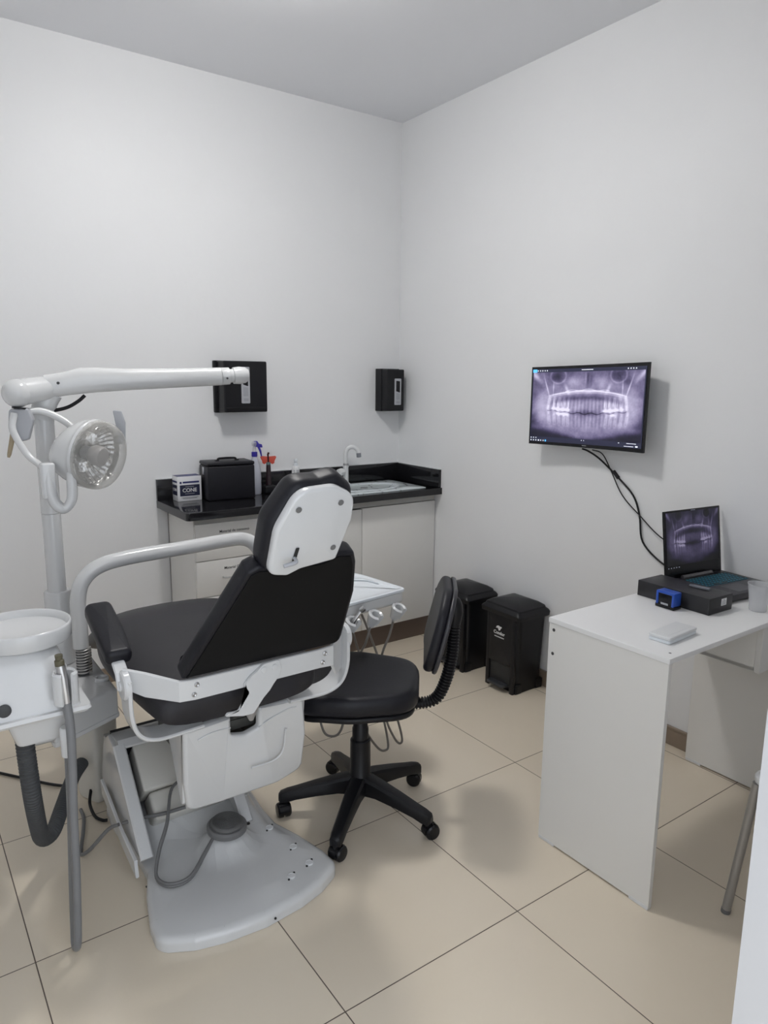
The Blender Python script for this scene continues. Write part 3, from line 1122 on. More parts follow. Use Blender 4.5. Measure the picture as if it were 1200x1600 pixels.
# ================================================================== desk
DZ = .79
t = thing('desk', 'white laminate desk with panel sides standing out from the right wall', 'desk', (-.49, -2.35, 0))
DX0_, DX1_, DY0, DY1 = -.955, -.022, -2.562, -2.128
R1 = Matrix.Translation((-.49, -2.35, 0)) @ Matrix.Rotation(radians(.6), 4, 'Z') @ Matrix.Translation((.49, 2.35, 0))
bm = NB(); box(bm, DX0_, DX1_, DY0, DY1, DZ - .016, DZ, .001, 1, R1)
obj('desk_top', bm, MDFT, t)
for x0, x1 in ((DX0_ + .002, DX0_ + .018), (DX1_ - .04, DX1_ - .024)):
    bm = NB(); box(bm, x0, x1, DY0 + .002, DY1 - .002, .006, DZ - .0165, .0008, 1, R1)
    p = obj('side_panel', bm, MDF, t)
    for yy in (DY0 + .004, DY1 - .07):
        bm = NB(); box(bm, x0 - .001, x1 + .001, yy, yy + .065, 0, .012, .001, 1, R1)
        obj('foot_strip', bm, WHITEP, p)
bm = NB()
for yy, zz in ((DY1 - .022, .752), (DY1 - .022, .672)):
    lathe(bm, R1 @ Vector((DX0_ + .0025, yy, zz)), (-1, 0, 0), [(.0055, 0), (.0055, .0015), (.003, .0015)], 14)
islands('cam_lock', bm, nmat('cam_grey', (.05, .05, .05), .5), t, label='dark cam bolt head')
t2 = NB(); lathe(t2, R1 @ Vector((-.912, -2.535, DZ)), (0, 0, 1), [(.004, 0), (.004, .0006), (.002, .0006)], 12)
obj('top_dowel_mark', t2, nmat('dowel_grey', (.12, .12, .13), .5), t)
bm = NB()
box(bm, -.385, -.37, -2.52, -2.135, .602, DZ - .0165, .0008, 1, R1)
box(bm, -.385, -.062, -2.52, -2.135, .602, .616, .0008, 1, R1)
box(bm, -.375, -.062, -2.146, -2.135, .602, DZ - .0165, .0008, 1, R1)
obj('drawer_box', bm, MDF, t)
bm = NB(); box(bm, -.388, -.064, -2.54, -2.521, .600, DZ - .018, .001, 1, R1)
obj('drawer', bm, MDF, t)

DZ += .0006
# ================================================================== laptop
t = thing('laptop', 'open black laptop with blue lit keys and a dim X-ray on its screen', 'laptop', (-.19, -2.28, DZ))
LR = Matrix.Translation((-.020, -2.183, DZ)) @ Matrix.Rotation(radians(-6), 4, 'Z')
LW, LD = .320, .235
bm = NB()
box(bm, -LW, 0, -LD, .012, .005, .028, .003, 2, LR)
for fx_ in (-LW + .02, -.02):
    for fy_ in (-LD + .02, -.02):
        lathe(bm, LR @ Vector((fx_, fy_, 0)), (0, 0, 1), [(.008, 0), (.008, .006)], 10)
base = obj('base', bm, nmat('laptop_shell', (.022, .021, .028), .38), t)
bm = NB(); box(bm, -LW + .018, -.018, -.125, -.020, .0278, .0286, .0004, 1, LR)
obj('key_bed', bm, INK, base)
# keys
bmk = NB(); bml = NB()
for r_ in range(6):
    yy = -.030 - r_ * .0165
    x = -LW + .024
    while x < -.030:
        w_ = .0145
        if r_ == 5 and abs(x + LW / 2 + .02) < .035:
            w_ = .070
        box(bmk, x, x + w_, yy - .0130, yy, .0284, .0300, .0006, 1, LR)
        # glowing legend
        box(bml, x + w_ / 2 - .0034, x + w_ / 2 + .0034, yy - .0092, yy - .0040, .0300, .03025, 0, 1, LR)
        # glow round each cap
        box(bml, x, x + w_, yy - .0140, yy - .0136, .0286, .0290, 0, 1, LR)
        x += w_ + .0022
obj('keyboard', bmk, BLACKP, base)
obj('key_legends', bml, KEYL, base, label='glowing blue key legends')
bm = NB(); box(bm, -LW * .66, -LW * .36, -.215, -.140, .0279, .0284, .0003, 1, LR)
obj('touchpad', bm, nmat('touchpad', (.028, .027, .034), .3), base)
# screen leaf leaning back
tilt = radians(8)
LF = lambda u, v, w: LR @ Vector((-LW + LW * u, .006 + sin(tilt) * v + cos(tilt) * (-w), .026 + cos(tilt) * v + sin(tilt) * w))
bm = NB()
slab(bm, roundpoly([(0, 0), (1, 0), (1, .256), (0, .256)], .006, 2), -.006, 0, .0008, lambda u, v, w: LF(u, v, w))
leaf = obj('screen_lid', bm, BLACKG, t)
screen_picture('screen', lambda u, v: LF(.035 + .93 * u, .249 - .200 * v, .0004), 130, 86, leaf, .30, 1.0, 1.9)
bm = NB()
for k in range(5):
    u = .05 + .045 * k
    pts = [LF(u, .040, .0006), LF(u + .016, .040, .0006), LF(u + .016, .0435, .0006), LF(u, .0435, .0006)]
    bm.faces.new([bm.verts.new(p) for p in pts])
pts = [LF(.47, .2505, .0006), LF(.55, .2505, .0006), LF(.55, .252, .0006), LF(.47, .252, .0006)]
bm.faces.new([bm.verts.new(p) for p in pts])
islands('screen_icon', bm, emat('dim_icons', (.25, .26, .32), .5), leaf)
bm = NB()
tube(bm, [LR @ Vector((-LW * .77, -.008, .032)), LR @ Vector((-LW * .25, -.008, .032))], .0085, 12)
obj('hinge_bar', bm, nmat('hinge_grey', (.16, .155, .16), .4, metal=.5), t, label='grey metal hinge bar')

# black long box in front of the laptop
t = thing('black_box', 'long matte black box on the desk in front of the laptop', 'box', (-.44, -2.28, DZ))
KR = Matrix.Translation((-.441, -2.282, DZ)) @ Matrix.Rotation(radians(-1.5), 4, 'Z')
bm = NB(); box(bm, -.068, .066, -.138, .138, 0, .056, .0015, 2, KR)
obj('box_body', bm, nmat('matte_black_card', (.016, .016, .019), .45), t)
bm = NB(); box(bm, .000, .030, -.1386, -.1382, .022, .046, 0, 1, KR)
sk = obj('sticker', bm, PAPER, t, label='small white printed sticker')
bm = NB()
for zz in (.026, .031, .036):
    box(bm, .005, .025, -.1389, -.1386, zz, zz + .0018, 0, 1, KR)
lathe(bm, KR @ Vector((.015, -.1386, .0415)), KR.to_3x3() @ Vector((0, -1, 0)), [(.0022, 0), (.0022, .0003)], 10)
islands('print', bm, GINK, sk)
bm = NB(); GR = KR @ Matrix.Translation((.018, -.045, .0567)) @ Matrix.Rotation(radians(8), 4, 'Z')
box(bm, -.006, .006, -.036, .022, 0, .008, .002, 2, GR)
box(bm, -.005, .005, .022, .034, .0015, .0065, .0005, 1, GR)
tag(obj('usb_stick', bm, MIDGREY), 'slim grey stick lying on the long black box', 'usb stick')

t = thing('rubber_stamp', 'blue and black self-inking stamp standing against the black box', 'stamp', (-.545, -2.29, DZ))
SR = Matrix.Translation((-.542, -2.290, DZ)) @ Matrix.Rotation(radians(-2), 4, 'Z')
bm = NB(); box(bm, -.022, .020, -.036, .036, 0, .012, .002, 2, SR)
box(bm, -.020, .018, -.026, .026, .0, .050, .002, 2, SR)
obj('stamp_body', bm, BLACKG, t)
bm = NB()
for yy in (-1, 1):
    box(bm, -.0225, .0195, yy * .030 - .004, yy * .030 + .004, .010, .056, .002, 2, SR)
box(bm, -.0225, .0195, -.034, .034, .049, .058, .003, 2, SR)
obj('stamp_frame', bm, BLUE2, t)
bm = NB(); box(bm, -.0226, -.0224, -.014, .014, .012, .019, 0, 1, SR)
obj('label_strip', bm, LTGREY, t)

t = thing('retainer_case', 'flat translucent white case on the near corner of the desk', 'case', (-.78, -2.47, DZ))
CR = Matrix.Translation((-.783, -2.464, DZ)) @ Matrix.Rotation(radians(4), 4, 'Z')
Fc = lambda u, v, w: CR @ Vector((u, v, w))
rp = roundpoly([(-.078, -.034), (.078, -.034), (.078, .034), (-.078, .034)], .006, 3)
bm = NB(); slab(bm, rp, 0, .011, .0025, Fc)
obj('case_bottom', bm, TRAYW, t)
bm = NB(); slab(bm, inset(rp, -.0012), .0112, .021, .003, Fc)
slab(bm, roundpoly([(-.062, -.02), (.062, -.02), (.062, .02), (-.062, .02)], .004, 3), .0208, .0216, .0003, Fc)
obj('case_lid', bm, WHITEP, t)

t = thing('plastic_cup', 'translucent disposable plastic cup on the desk by the laptop', 'cup', (-.315, -2.475, DZ))
cxp, cyp = -.318, -2.478
bm = NB()
lathe(bm, (cxp, cyp, DZ), (0, 0, 1), [(.012, .002), (.024, .0015), (.026, 0), (.0275, .004), (.0285, .02), (.031, .045), (.0345, .072), (.0375, .090), (.0385, .0905), (.0385, .093), (.0365, .0925), (.0335, .071), (.0300, .045), (.0277, .022), (.025, .004), (.012, .0035)], 36, cap=True)
obj('cup_body', bm, CUPP, t, ang=60)

# ================================================================== metal-legged stool behind the doorway edge
t = thing('metal_stool', 'grey metal stool leg leaning out beside the doorway edge', 'stool', (-.60, -2.88, 0))
sc_ = Vector((-.56, -2.905, 0))
bm = NB(); slab(bm, roundpoly([(sc_.x - .215, sc_.y - .175), (sc_.x + .215, sc_.y - .175), (sc_.x + .215, sc_.y + .175), (sc_.x - .215, sc_.y + .175)], .04, 4), .438, .468, .01, FXY)
obj('seat', bm, WHITEP, t)
for dx_, dy_ in ((-1, 1), (1, 1), (1, -1), (-1, -1)):
    bm = NB()
    foot = sc_ + Vector((dx_ * .203, dy_ * .207, .0))
    top = sc_ + Vector((dx_ * .200, dy_ * .160, .44))
    tube(bm, [foot, top], .0125, 16)
    lg = obj('leg', bm, ALU, t)
    bm = NB(); tube(bm, [foot - Vector((0, 0, 0)), foot.lerp(top, .03)], .0135, 16)
    obj('foot_cap', bm, GREYR, lg)

# ================================================================== black office chair
hub = Vector((-1.382, -1.67, 0))
t = thing('office_chair', 'black swivel office chair with star base and ribbed back stem', 'chair', hub)
bm = NB()
lathe(bm, hub + Vector((0, 0, .085)), (0, 0, 1), [(.036, 0), (.042, .004), (.044, .04), (.040, .07), (.037, .075), (.036, .20), (.032, .205)], 26)
obj('base_hub', bm, BLACKP, t)
bm = NB()
lathe(bm, hub + Vector((0, 0, .28)), (0, 0, 1), [(.029, 0), (.029, .05), (.026, .055), (.026, .13), (.05, .135), (.05, .15)], 24)
obj('gas_lift', bm, BLACKP, t)
for k, a in enumerate((5, 77, 149, 222, 293)):
    a = radians(a + (-2 if k == 3 else 0))
    d = Vector((cos(a), sin(a), 0)); s_ = Vector((-sin(a), cos(a), 0))
    bm = NB()
    rings = []
    for q, z0, z1, w_ in ((.02, .088, .160, .030), (.08, .092, .148, .027), (.16, .082, .128, .024), (.23, .070, .108, .022), (.262, .060, .100, .021), (.285, .056, .092, .018), (.292, .062, .084, .010)):
        c = hub + d * q
        rings.append([c + s_ * w_ + Vector((0, 0, z0)), c + s_ * w_ + Vector((0, 0, z1 - .012)), c + s_ * w_ * .75 + Vector((0, 0, z1 - .003)), c + Vector((0, 0, z1)), c - s_ * w_ * .75 + Vector((0, 0, z1 - .003)), c - s_ * w_ + Vector((0, 0, z1 - .012)), c - s_ * w_ + Vector((0, 0, z0))])
    bridge(bm, rings)
    leg = obj('leg', bm, BLACKP, t, ang=35)
    # caster
    cc = hub + d * .278
    ca = a + radians((35, -50, 20, 70, -30)[k])
    ax = Vector((cos(ca), sin(ca), 0)); fw = Vector((-sin(ca), cos(ca), 0))
    c0 = cc + fw * .010 + Vector((0, 0, .0265))
    bm = NB()
    for s in (-1, 1):
        lathe(bm, c0 + ax * (s * .005), ax * s, [(.0265, 0), (.0265, .014), (.022, .019), (.010, .020)], 22)
    lathe(bm, cc + Vector((0, 0, .03)), (0, 0, 1), [(.010, 0), (.010, .035)], 12)
    hood = []
    for j in range(9):
        th = radians(-10 + 200 * j / 8)
        hood.append((fw * cos(th) + Vector((0, 0, 1)) * sin(th)))
    rings = [[c0 + h_ * .0285 + ax * .012, c0 + h_ * .0285 - ax * .012, c0 + h_ * .024 - ax * .012, c0 + h_ * .024 + ax * .012] for h_ in hood]
    bridge(bm, rings)
    obj('caster', bm, BLACKG, leg)
# seat: front towards fwd
fwd = Vector((-.78, .625, 0)).normalized(); sd = Vector((.625, .78, 0)).normalized()
SF = frame(hub, fwd, sd, (0, 0, 1))
def seatF(u, v, w):
    p = SF(u, v, w)
    # waterfall front and slightly raised sides
    p.z += -.020 * max(0, (u - .08) / .14) ** 2 + .006 * (v / .2) ** 2
    return p
bm = NB()
so = roundpoly([(.200, -.200, .09), (.200, .195, .10), (.02, .222, .2), (-.205, .16, .12), (-.205, -.16, .12), (.02, -.222, .2)], .1, 7)
slab(bm, so, .455, .530, .030, seatF, crown=.004, rings_in=5)
obj('seat', bm, VINYL, t, ang=60)
bm = NB()
slab(bm, inset(so, .012), .438, .458, .008, lambda u, v, w: seatF(u, v, w) - Vector((0, 0, .002)))
obj('seat_pan', bm, BLACKP, t)
bm = NB()
box(bm, -.16, .10, -.035, .035, .415, .440, .004, 2, Matrix.Translation(hub) @ Matrix(((fwd.x, sd.x, 0, 0), (fwd.y, sd.y, 0, 0), (0, 0, 1, 0), (0, 0, 0, 1))))
obj('mechanism', bm, BLACKP, t)
# J-shaped ribbed stem
bm = NB()
stem = [SF(-.14, 0, .432), SF(-.205, 0, .430), SF(-.265, 0, .452), SF(-.300, 0, .53), SF(-.316, 0, .62), SF(-.320, 0, .70), SF(-.322, 0, .745)]
tube(bm, stem, .019, 14, sm=10, ribs=(.011, .0028))
obj('stem_bellows', bm, BLACKP, t, ang=25)
bm = NB()
tube(bm, [SF(-.320, 0, .715), SF(-.324, 0, .765), SF(-.318, 0, .800), SF(-.295, 0, .812)], [.020, .025, .024, .012], 14, sm=5)
obj('stem_cap', bm, BLACKP, t)
# back pad: local u sideways, v up; w towards the sitter
bk = frame(SF(-.285, 0, .715), sd, (fwd * -.24 + Vector((0, 0, .97))), fwd * .97 + Vector((0, 0, .24)))
def backF(u, v, w):
    p = bk(u, v, w)
    return p + fwd * (.30 * u * u) + fwd * (.25 * v * v)
bo = roundpoly([(-.19, -.125, .10), (.19, -.125, .10), (.185, .09, .10), (.10, .155, .10), (-.10, .155, .10), (-.185, .09, .10)], .1, 7)
bm = NB(); slab(bm, bo, .0, .036, .016, backF, crown=.006, rings_in=5)
obj('backrest', bm, VINYL, t, ang=60)
bm = NB(); slab(bm, inset(bo, -.003), -.012, .003, .006, backF, rings_in=4)
obj('backrest_shell', bm, nmat('shell_black', (.03, .03, .036), .35), t, ang=60)

# ================================================================== dental chair
cx = -1.872
t = thing('dental_chair', 'black and white dental chair with its back and headrest towards the viewer', 'dental chair', (-1.90, -1.7, 0))
BX = -1.905
# base plate
half = [(0, -1.984), (.12, -1.972), (.20, -1.950), (.270, -1.912, .05), (.286, -1.885, .05), (.282, -1.82), (.255, -1.70), (.222, -1.60), (.222, -1.50), (.235, -1.38), (.240, -1.25), (.235, -1.17), (.20, -1.12), (0, -1.11)]
pts = [(BX + p[0],) + tuple(p[1:]) for p in half] + [(BX - p[0],) + tuple(p[1:]) for p in reversed(half[1:-1])]
pts = roundpoly(pts, .02, 4)
ccx, ccy = BX, -1.58


def base_h(x, y):
    g = lambda a, b, sx_, sy_: math.exp(-((x - a) / sx_) ** 2 - ((y - b) / sy_) ** 2)
    h_ = .046
    h_ += .050 * math.exp(-(((x + 1.878) / .075) ** 2 + ((y + 1.635) / .072) ** 2) ** 2)
    h_ += .05 * (1 / (1 + math.exp((-1.50 - y) * 60)))
    h_ += .012 * (1 / (1 + math.exp((-1.66 - y) * 30)))
    return h_


bm = NB()
P0 = [Vector(p) for p in pts]
rings = [[(p.x, p.y, .001) for p in P0], [(p.x, p.y, .022) for p in P0]]
for k in range(1, 6):
    th = pi / 2 * k / 5
    q = inset(pts, .024 * (1 - cos(th)))
    rings.append([(p.x, p.y, .022 + .018 * sin(th)) for p in q])
q = inset(pts, .024)
for k in range(1, 15):
    s = 1 - k / 14.5
    f = min(1, (1 - s) / .16)
    rings.append([((ccx + (p.x - ccx) * s), (ccy + (p.y - ccy) * s), .040 * (1 - f) + f * base_h(ccx + (p.x - ccx) * s, ccy + (p.y - ccy) * s)) for p in q])
bridge(bm, rings)
base = obj('base_plate', bm, WHITE, t, ang=60)
bm = NB(); 
for bx_, by_ in ((-1.742, -1.475), (-1.728, -1.640), (-1.705, -1.765), (-1.700, -1.862), (-1.775, -1.885)):
    z_ = base_h(bx_, by_) - .003
    lathe(bm, (bx_, by_, z_), (0, 0, 1), [(.0125, 0), (.0125, .005), (.0105, .006), (.0100, .0045), (.004, .0045)], 16)
islands('plug', bm, WHITEP, base)
bm = NB()
for bx_, by_ in ((-1.742, -1.475), (-1.728, -1.640), (-1.705, -1.765), (-1.700, -1.862), (-1.775, -1.885)):
    for a in (.6, .6 + pi):
        lathe(bm, (bx_ + .017 * cos(a), by_ + .017 * sin(a), base_h(bx_, by_) - .002), (0, 0, 1), [(.0035, 0), (.0035, .0028), (.001, .003)], 8)
for px2, py2 in ((-1.74, -1.957), (-1.88, -1.985)):
    lathe(bm, (px2, py2 + .0015, .018), (.25 if px2 > -1.8 else .05, -1, 0), [(.0035, 0), (.0035, .003)], 10)
lathe(bm, (-2.142, -1.645, .018), (-1, -.35, 0), [(.003, 0), (.003, .003)], 10)
lathe(bm, (-1.782, -1.585, base_h(-1.782, -1.585) - .001), (0, 0, 1), [(.008, 0), (.008, .003)], 10)
lathe(bm, (-1.772, -1.555, base_h(-1.772, -1.555) - .001), (0, 0, 1), [(.006, 0), (.006, .003)], 10)
islands('bolt_hole', bm, INK, base)

# lift housing on the base
bm = NB()
side = [(-1.610, .070), (-1.345, .335), (-1.265, .352), (-1.20, .30), (-1.15, .17), (-1.14, .06)]
sp = roundpoly(side, .02, 3)
slab(bm, sp, 0, .022, .006, FYZ(-2.142, 1))
slab(bm, sp, 0, .022, .006, FYZ(-1.800, 1))
# inclined front lip of the left side wall
for x0 in (-2.128, -1.795):
    ribbon(bm, [(x0, -1.612, .085), (x0, -1.352, .345)], .040, .016, (1, 0, 0))
ribbon(bm, [(-2.13, -1.352, .345), (-1.79, -1.352, .345)], .030, .014, (0, .72, .69))
box(bm, -2.13, -1.79, -1.35, -1.26, .335, .352, .004)
box(bm, -2.13, -1.79, -1.18, -1.15, .06, .30, .004)
obj('lift_housing', bm, WHITE, t)
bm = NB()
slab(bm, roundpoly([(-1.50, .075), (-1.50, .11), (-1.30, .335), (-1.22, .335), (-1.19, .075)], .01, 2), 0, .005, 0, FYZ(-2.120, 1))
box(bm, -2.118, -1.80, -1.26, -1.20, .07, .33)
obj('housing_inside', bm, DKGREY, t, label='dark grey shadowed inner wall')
# cream inner covers
def incl(x0, x1, s0, s1, dep, d0):
    """block lying along the 45 degree incline; s along the slope from (y -1.56, z .10)"""
    o = Vector((0, -1.545, .125)); sv = Vector((0, .707, .707)); nv = Vector((0, -.707, .707))
    M_ = Matrix(((1, 0, 0, 0), (0, sv.y, nv.y, o.y), (0, sv.z, nv.z, o.z), (0, 0, 0, 1)))
    return (x0, x1, s0, s1, d0 - dep, d0, M_)
bm = NB()
x0, x1, s0, s1, d0, d1, M_ = incl(-2.085, -1.805, .125, .285, .12, .010)
box(bm, x0, x1, s0, s1, d0, d1, .008, 3, M_)
obj('inner_cover', bm, CREAM, t, label='upper cream plastic inner cover')
bm = NB()
x0, x1, s0, s1, d0, d1, M_ = incl(-2.070, -1.805, .030, .122, .10, .000)
box(bm, x0, x1, s0, s1, d0, d1, .014, 4, M_)
obj('inner_cover', bm, CREAM, t, label='lower cream plastic inner cover')
# lip on the base at the left
bm = NB()
ribbon(bm, [(-2.158, -1.60, .055), (-2.160, -1.45, .085), (-2.158, -1.30, .12), (-2.158, -1.22, .14)], .055, .010, (0, .2, 1), sm=4)
obj('side_lip', bm, WHITE, t)
# lift arm and under-seat frame
bm = NB()
box(bm, -1.98, -1.76, -1.62, -1.30, .33, .375, .004)
box(bm, -2.00, -1.95, -1.75, -1.25, .40, .52, .004)
box(bm, -1.79, -1.74, -1.75, -1.25, .40, .52, .004)
box(bm, -2.03, -1.71, -1.76, -1.35, .555, .585, .004)
islands('lift_frame', bm, MESHD, t, label='dark metal lift frame below the seat')

# rear shroud
SHY = -1.80
xl, xr = -2.063, -1.672
def shroudF(u, v, w):
    # gentle bulge and slightly pulled in bottom
    k = max(0, (.56 - v) / .25)
    yy = SHY + .03 * k * k
    return Vector((u, yy - w, v))
nt_l, nt_r, nt_b = -1.922, -1.835, .520
outl = roundpoly([(xl, .574, .012), (xl, .40, .02), (xl + .012, .305, .035), (-1.95, .298, .2), (-1.76, .298, .1), (xr - .008, .326, .035), (xr - .002, .45, .03), (xr - .010, .580, .012), (nt_r, .584, .004), (nt_r, nt_b + .002, .012), ((nt_l + nt_r) / 2, nt_b - .010, .03), (nt_l, nt_b, .012), (nt_l, .578, .004)], .01, 4)
bm = NB()
# front skin with the notch: extruded polygon (triangulated cap), then side walls
ri = inset(outl, .010)
def ring3(pp, w):
    return [shroudF(p[0], p[1], w) for p in pp]
R_ = bridge(bm, [ring3([tuple(p) for p in outl], -.012), ring3([tuple(p) for p in outl], .0), ring3([tuple(p) for p in inset(outl, .0025)], .006), ring3([tuple(p) for p in ri], .010)], True, True)
bmesh.ops.triangulate(bm, faces=[f for f in bm.faces if len(f.verts) > 4])
sh = obj('rear_shroud', bm, WHITE, t, ang=50)
bm = NB()
# side walls going forward
for xx, s in ((xl, 1), (xr - .006, -1)):
    slab(bm, roundpoly([(SHY + .002, .574), (SHY + .028, .33), (SHY + .045, .325), (-1.70, .45), (-1.63, .56), (-1.63, .574)], .01, 4), 0, .008, .002, FYZ(xx if s > 0 else xx - .008 + .004, 1))
islands('shroud_side', bm, WHITE, sh)
bm = NB()
# curved embossed line
e1 = [(xl + .035, SHY - .0125, .545), (-1.96, SHY - .0125, .555), (-1.93, SHY - .0125, .535), (-1.92, SHY - .0125, .515)]
tube(bm, [(xl + .04, SHY - .0085, .535), (-1.98, SHY - .0085, .546), (-1.925, SHY - .008, .545)], .0026, 8, sm=4)
tube(bm, [(-1.835, SHY - .008, .520), (-1.80, SHY - .008, .535), (-1.74, SHY - .008, .552), (-1.71, SHY - .008, .552)], .0028, 8, sm=4)
tube(bm, [(-1.86, SHY - .003, .395), (-1.79, SHY - .003, .395), (-1.755, SHY - .004, .42), (-1.745, SHY - .0065, .49)], .0035, 8, sm=4)
islands('embossed_line', bm, WHITE, sh)
bm = NB()
box(bm, -1.925, -1.83, -1.77, -1.74, .515, .545, .001)
box(bm, -1.925, -1.83, -1.772, -1.74, .548, .566, .001)
islands('inner_bracket', bm, MESHD, t, label='dark slotted bracket behind the shroud notch')
bm = NB()
for k in range(3):
    box(bm, -1.918 + .03 * k, -1.900 + .03 * k, -1.7735, -1.7715, .552, .562, .001)
islands('bracket_slot', bm, INK, t)

# seat and leg cushion
path = [(-1.862, .662, .215, .085), (-1.84, .668, .240, .100), (-1.75, .680, .262, .105), (-1.60, .692, .280, .105), (-1.47, .706, .288, .105), (-1.36, .714, .276, .108), (-1.27, .708, .252, .108), (-1.16, .682, .228, .105), (-1.02, .628, .205, .095), (-.88, .565, .190, .090), (-.78, .52, .18, .085), (-.755, .505, .16, .07)]
bm = NB()
rings = []
nseg = 36
P_ = spline([(p[0], p[1], p[2]) for p in path], 4)
T_ = spline([(p[3], 0, 0) for p in path], 4)
for q_, th_ in zip(P_, T_):
    y_, zc, hw_ = q_
    th = th_.x
    ring = []
    for k in range(nseg):
        a = 2 * pi * k / nseg
        ca, sa = cos(a), sin(a)
        u = math.copysign(abs(ca) ** .55, ca) * hw_
        w_ = math.copysign(abs(sa) ** .55, sa) * th / 2
        crown = .014 * (1 - (u / hw_) ** 2) * (1 if sa > 0 else 0)
        ring.append((cx - .030 + u, y_, zc - .005 + w_ + crown))
    rings.append(ring)
bridge(bm, rings)
obj('seat_cushion', bm, VINYL2, t, ang=70)
bm = NB()
box(bm, cx - .22, cx + .16, -1.78, -1.30, .585, .622, .008)
obj('seat_pan', bm, WHITE, t)

# hinge bar
bm = NB()
bar = [(-2.212, -1.795), (-2.165, -1.825), (-2.098, -1.897), (-2.06, -1.902), (-1.68, -1.902), (-1.635, -1.897), (-1.585, -1.835), (-1.545, -1.800)]
zt_ = [.790, .778, .764, .763, .763, .764, .775, .780]
zb_ = [.735, .710, .706, .705, .705, .700, .640, .640]
rings = []
for k, ((x, y), a, b_) in enumerate(zip(bar, zt_, zb_)):
    x0_, y0_ = bar[max(0, k - 1)]; x1_, y1_ = bar[min(len(bar) - 1, k + 1)]
    d = Vector((x1_ - x0_, y1_ - y0_, 0)).normalized(); n_ = Vector((d.y, -d.x, 0)) * .005
    p = Vector((x, y, 0))
    rings.append([p + n_ + Vector((0, 0, b_ + .002)), p + n_ + Vector((0, 0, a - .002)), p + n_ * .5 + Vector((0, 0, a)), p - n_ + Vector((0, 0, a)), p - n_ + Vector((0, 0, b_)), p + n_ * .5 + Vector((0, 0, b_))])
bridge(bm, rings)
hb = obj('hinge_bar', bm, WHITE, t, ang=25)
bm = NB()
for xx in (-2.055, -1.665):
    for zz in (.748, .722):
        lathe(bm, (xx - (.008 if zz < .73 else 0), -1.907, zz), (0, -1, 0), [(.0068, 0), (.0068, .002), (.004, .0045), (.0015, .003)], 12)
islands('bolt', bm, STEEL, hb)
# side brackets with hinge discs
for s in (-1, 1):
    xo = cx + s * .335
    bm = NB()
    ribbon(bm, [(xo, -1.80, .765), (xo, -1.80, .74), (xo - s * .002, -1.80, .66), (xo - s * .022, -1.795, .605), (xo - s * .07, -1.79, .580), (xo - s * .15, -1.785, .578), (xo - s * .20, -1.785, .580)], .078, .011, (0, 1, 0), sm=5)
    lathe(bm, (xo + s * .004, -1.80, .745), (s, 0, 0), [(.040, -.008), (.040, .006), (.036, .010), (.014, .011), (.014, .016), (.004, .016)], 26)
    obj('side_bracket', bm, WHITE, t)
# middle plate carrying the back
bm = NB()
pl = roundpoly([(-1.889, .748, .02), (-1.866, .765, .02), (-1.818, .768, .012), (-1.811, .743, .01), (-1.817, .720, .01), (-1.836, .699, .008), (-1.848, .683, .006), (-1.868, .665, .006), (-1.900, .626, .012), (-1.93, .627, .02), (-1.983, .640, .006), (-1.975, .648, .004), (-1.945, .646, .01), (-1.912, .692, .008), (-1.926, .716, .008), (-1.905, .738, .01)], .01, 4)
R_ = bridge(bm, [[Vector((p[0], -1.909 - w_, p[1])) for p in pp] for pp, w_ in ((pl, 0), (pl, .006), ([tuple(q) for q in inset(pl, .0015)], .008))])
bmesh.ops.triangulate(bm, faces=[f for f in bm.faces if len(f.verts) > 4])
pt = obj('back_plate', bm, WHITE, t)
bm = NB()
for xx in (-1.866, -1.833):
    lathe(bm, (xx, -1.917, .748), (0, -1, 0), [(.009, 0), (.009, .002), (.006, .003)], 18)
islands('plate_dimple', bm, WHITE, pt)
bm = NB(); lathe(bm, (-1.885, -1.865, .628), (0, 0, -1), [(.024, 0), (.020, .015), (.008, .042), (.006, .046)], 14)
obj('recline_actuator', bm, nmat('actuator_grey', (.30, .29, .28), .4), t, label='tapered grey actuator end')

# backrest: plane from (y -1.885, z .765) up to (y -2.085, z 1.09)
o_ = Vector((cx, -1.893, .762)); vv = (Vector((0, -2.095, 1.092)) - Vector((0, -1.893, .762))).normalized(); ww = Vector((0, -vv.z, vv.y)).normalized()
ww = Vector((0, vv.z, -vv.y)); 
if ww.y < 0:
    ww = -ww       # ww points away from the viewer (towards the patient side)
BKF = frame(o_, (1, 0, 0), vv, ww)
bo = roundpoly([(-.222, .0, .012), (.268, .0, .03), (.242, .23, .05), (.208, .350, .03), (.188, .392, .02), (.138, .399, .015), (.092, .380, .03), (-.02, .380, .06), (-.085, .390, .02), (-.112, .374, .012)], .02, 4)
def backC(u, v, w):
    return BKF(u, v, w)
bm = NB(); slab(bm, bo, .0, .058, .024, backC, crown=.008, r0=.010, crown0=.0015, rings_in=6)
bkr = obj('backrest', bm, VINYL, t, ang=50)
bm = NB()
slab(bm, inset(bo, .013), -.0032, .001, .0005, backC, r0=.001, crown0=.0004)
obj('back_cover', bm, nmat('back_cover_black', (.008, .008, .0085), .6, spec=.12), bkr)

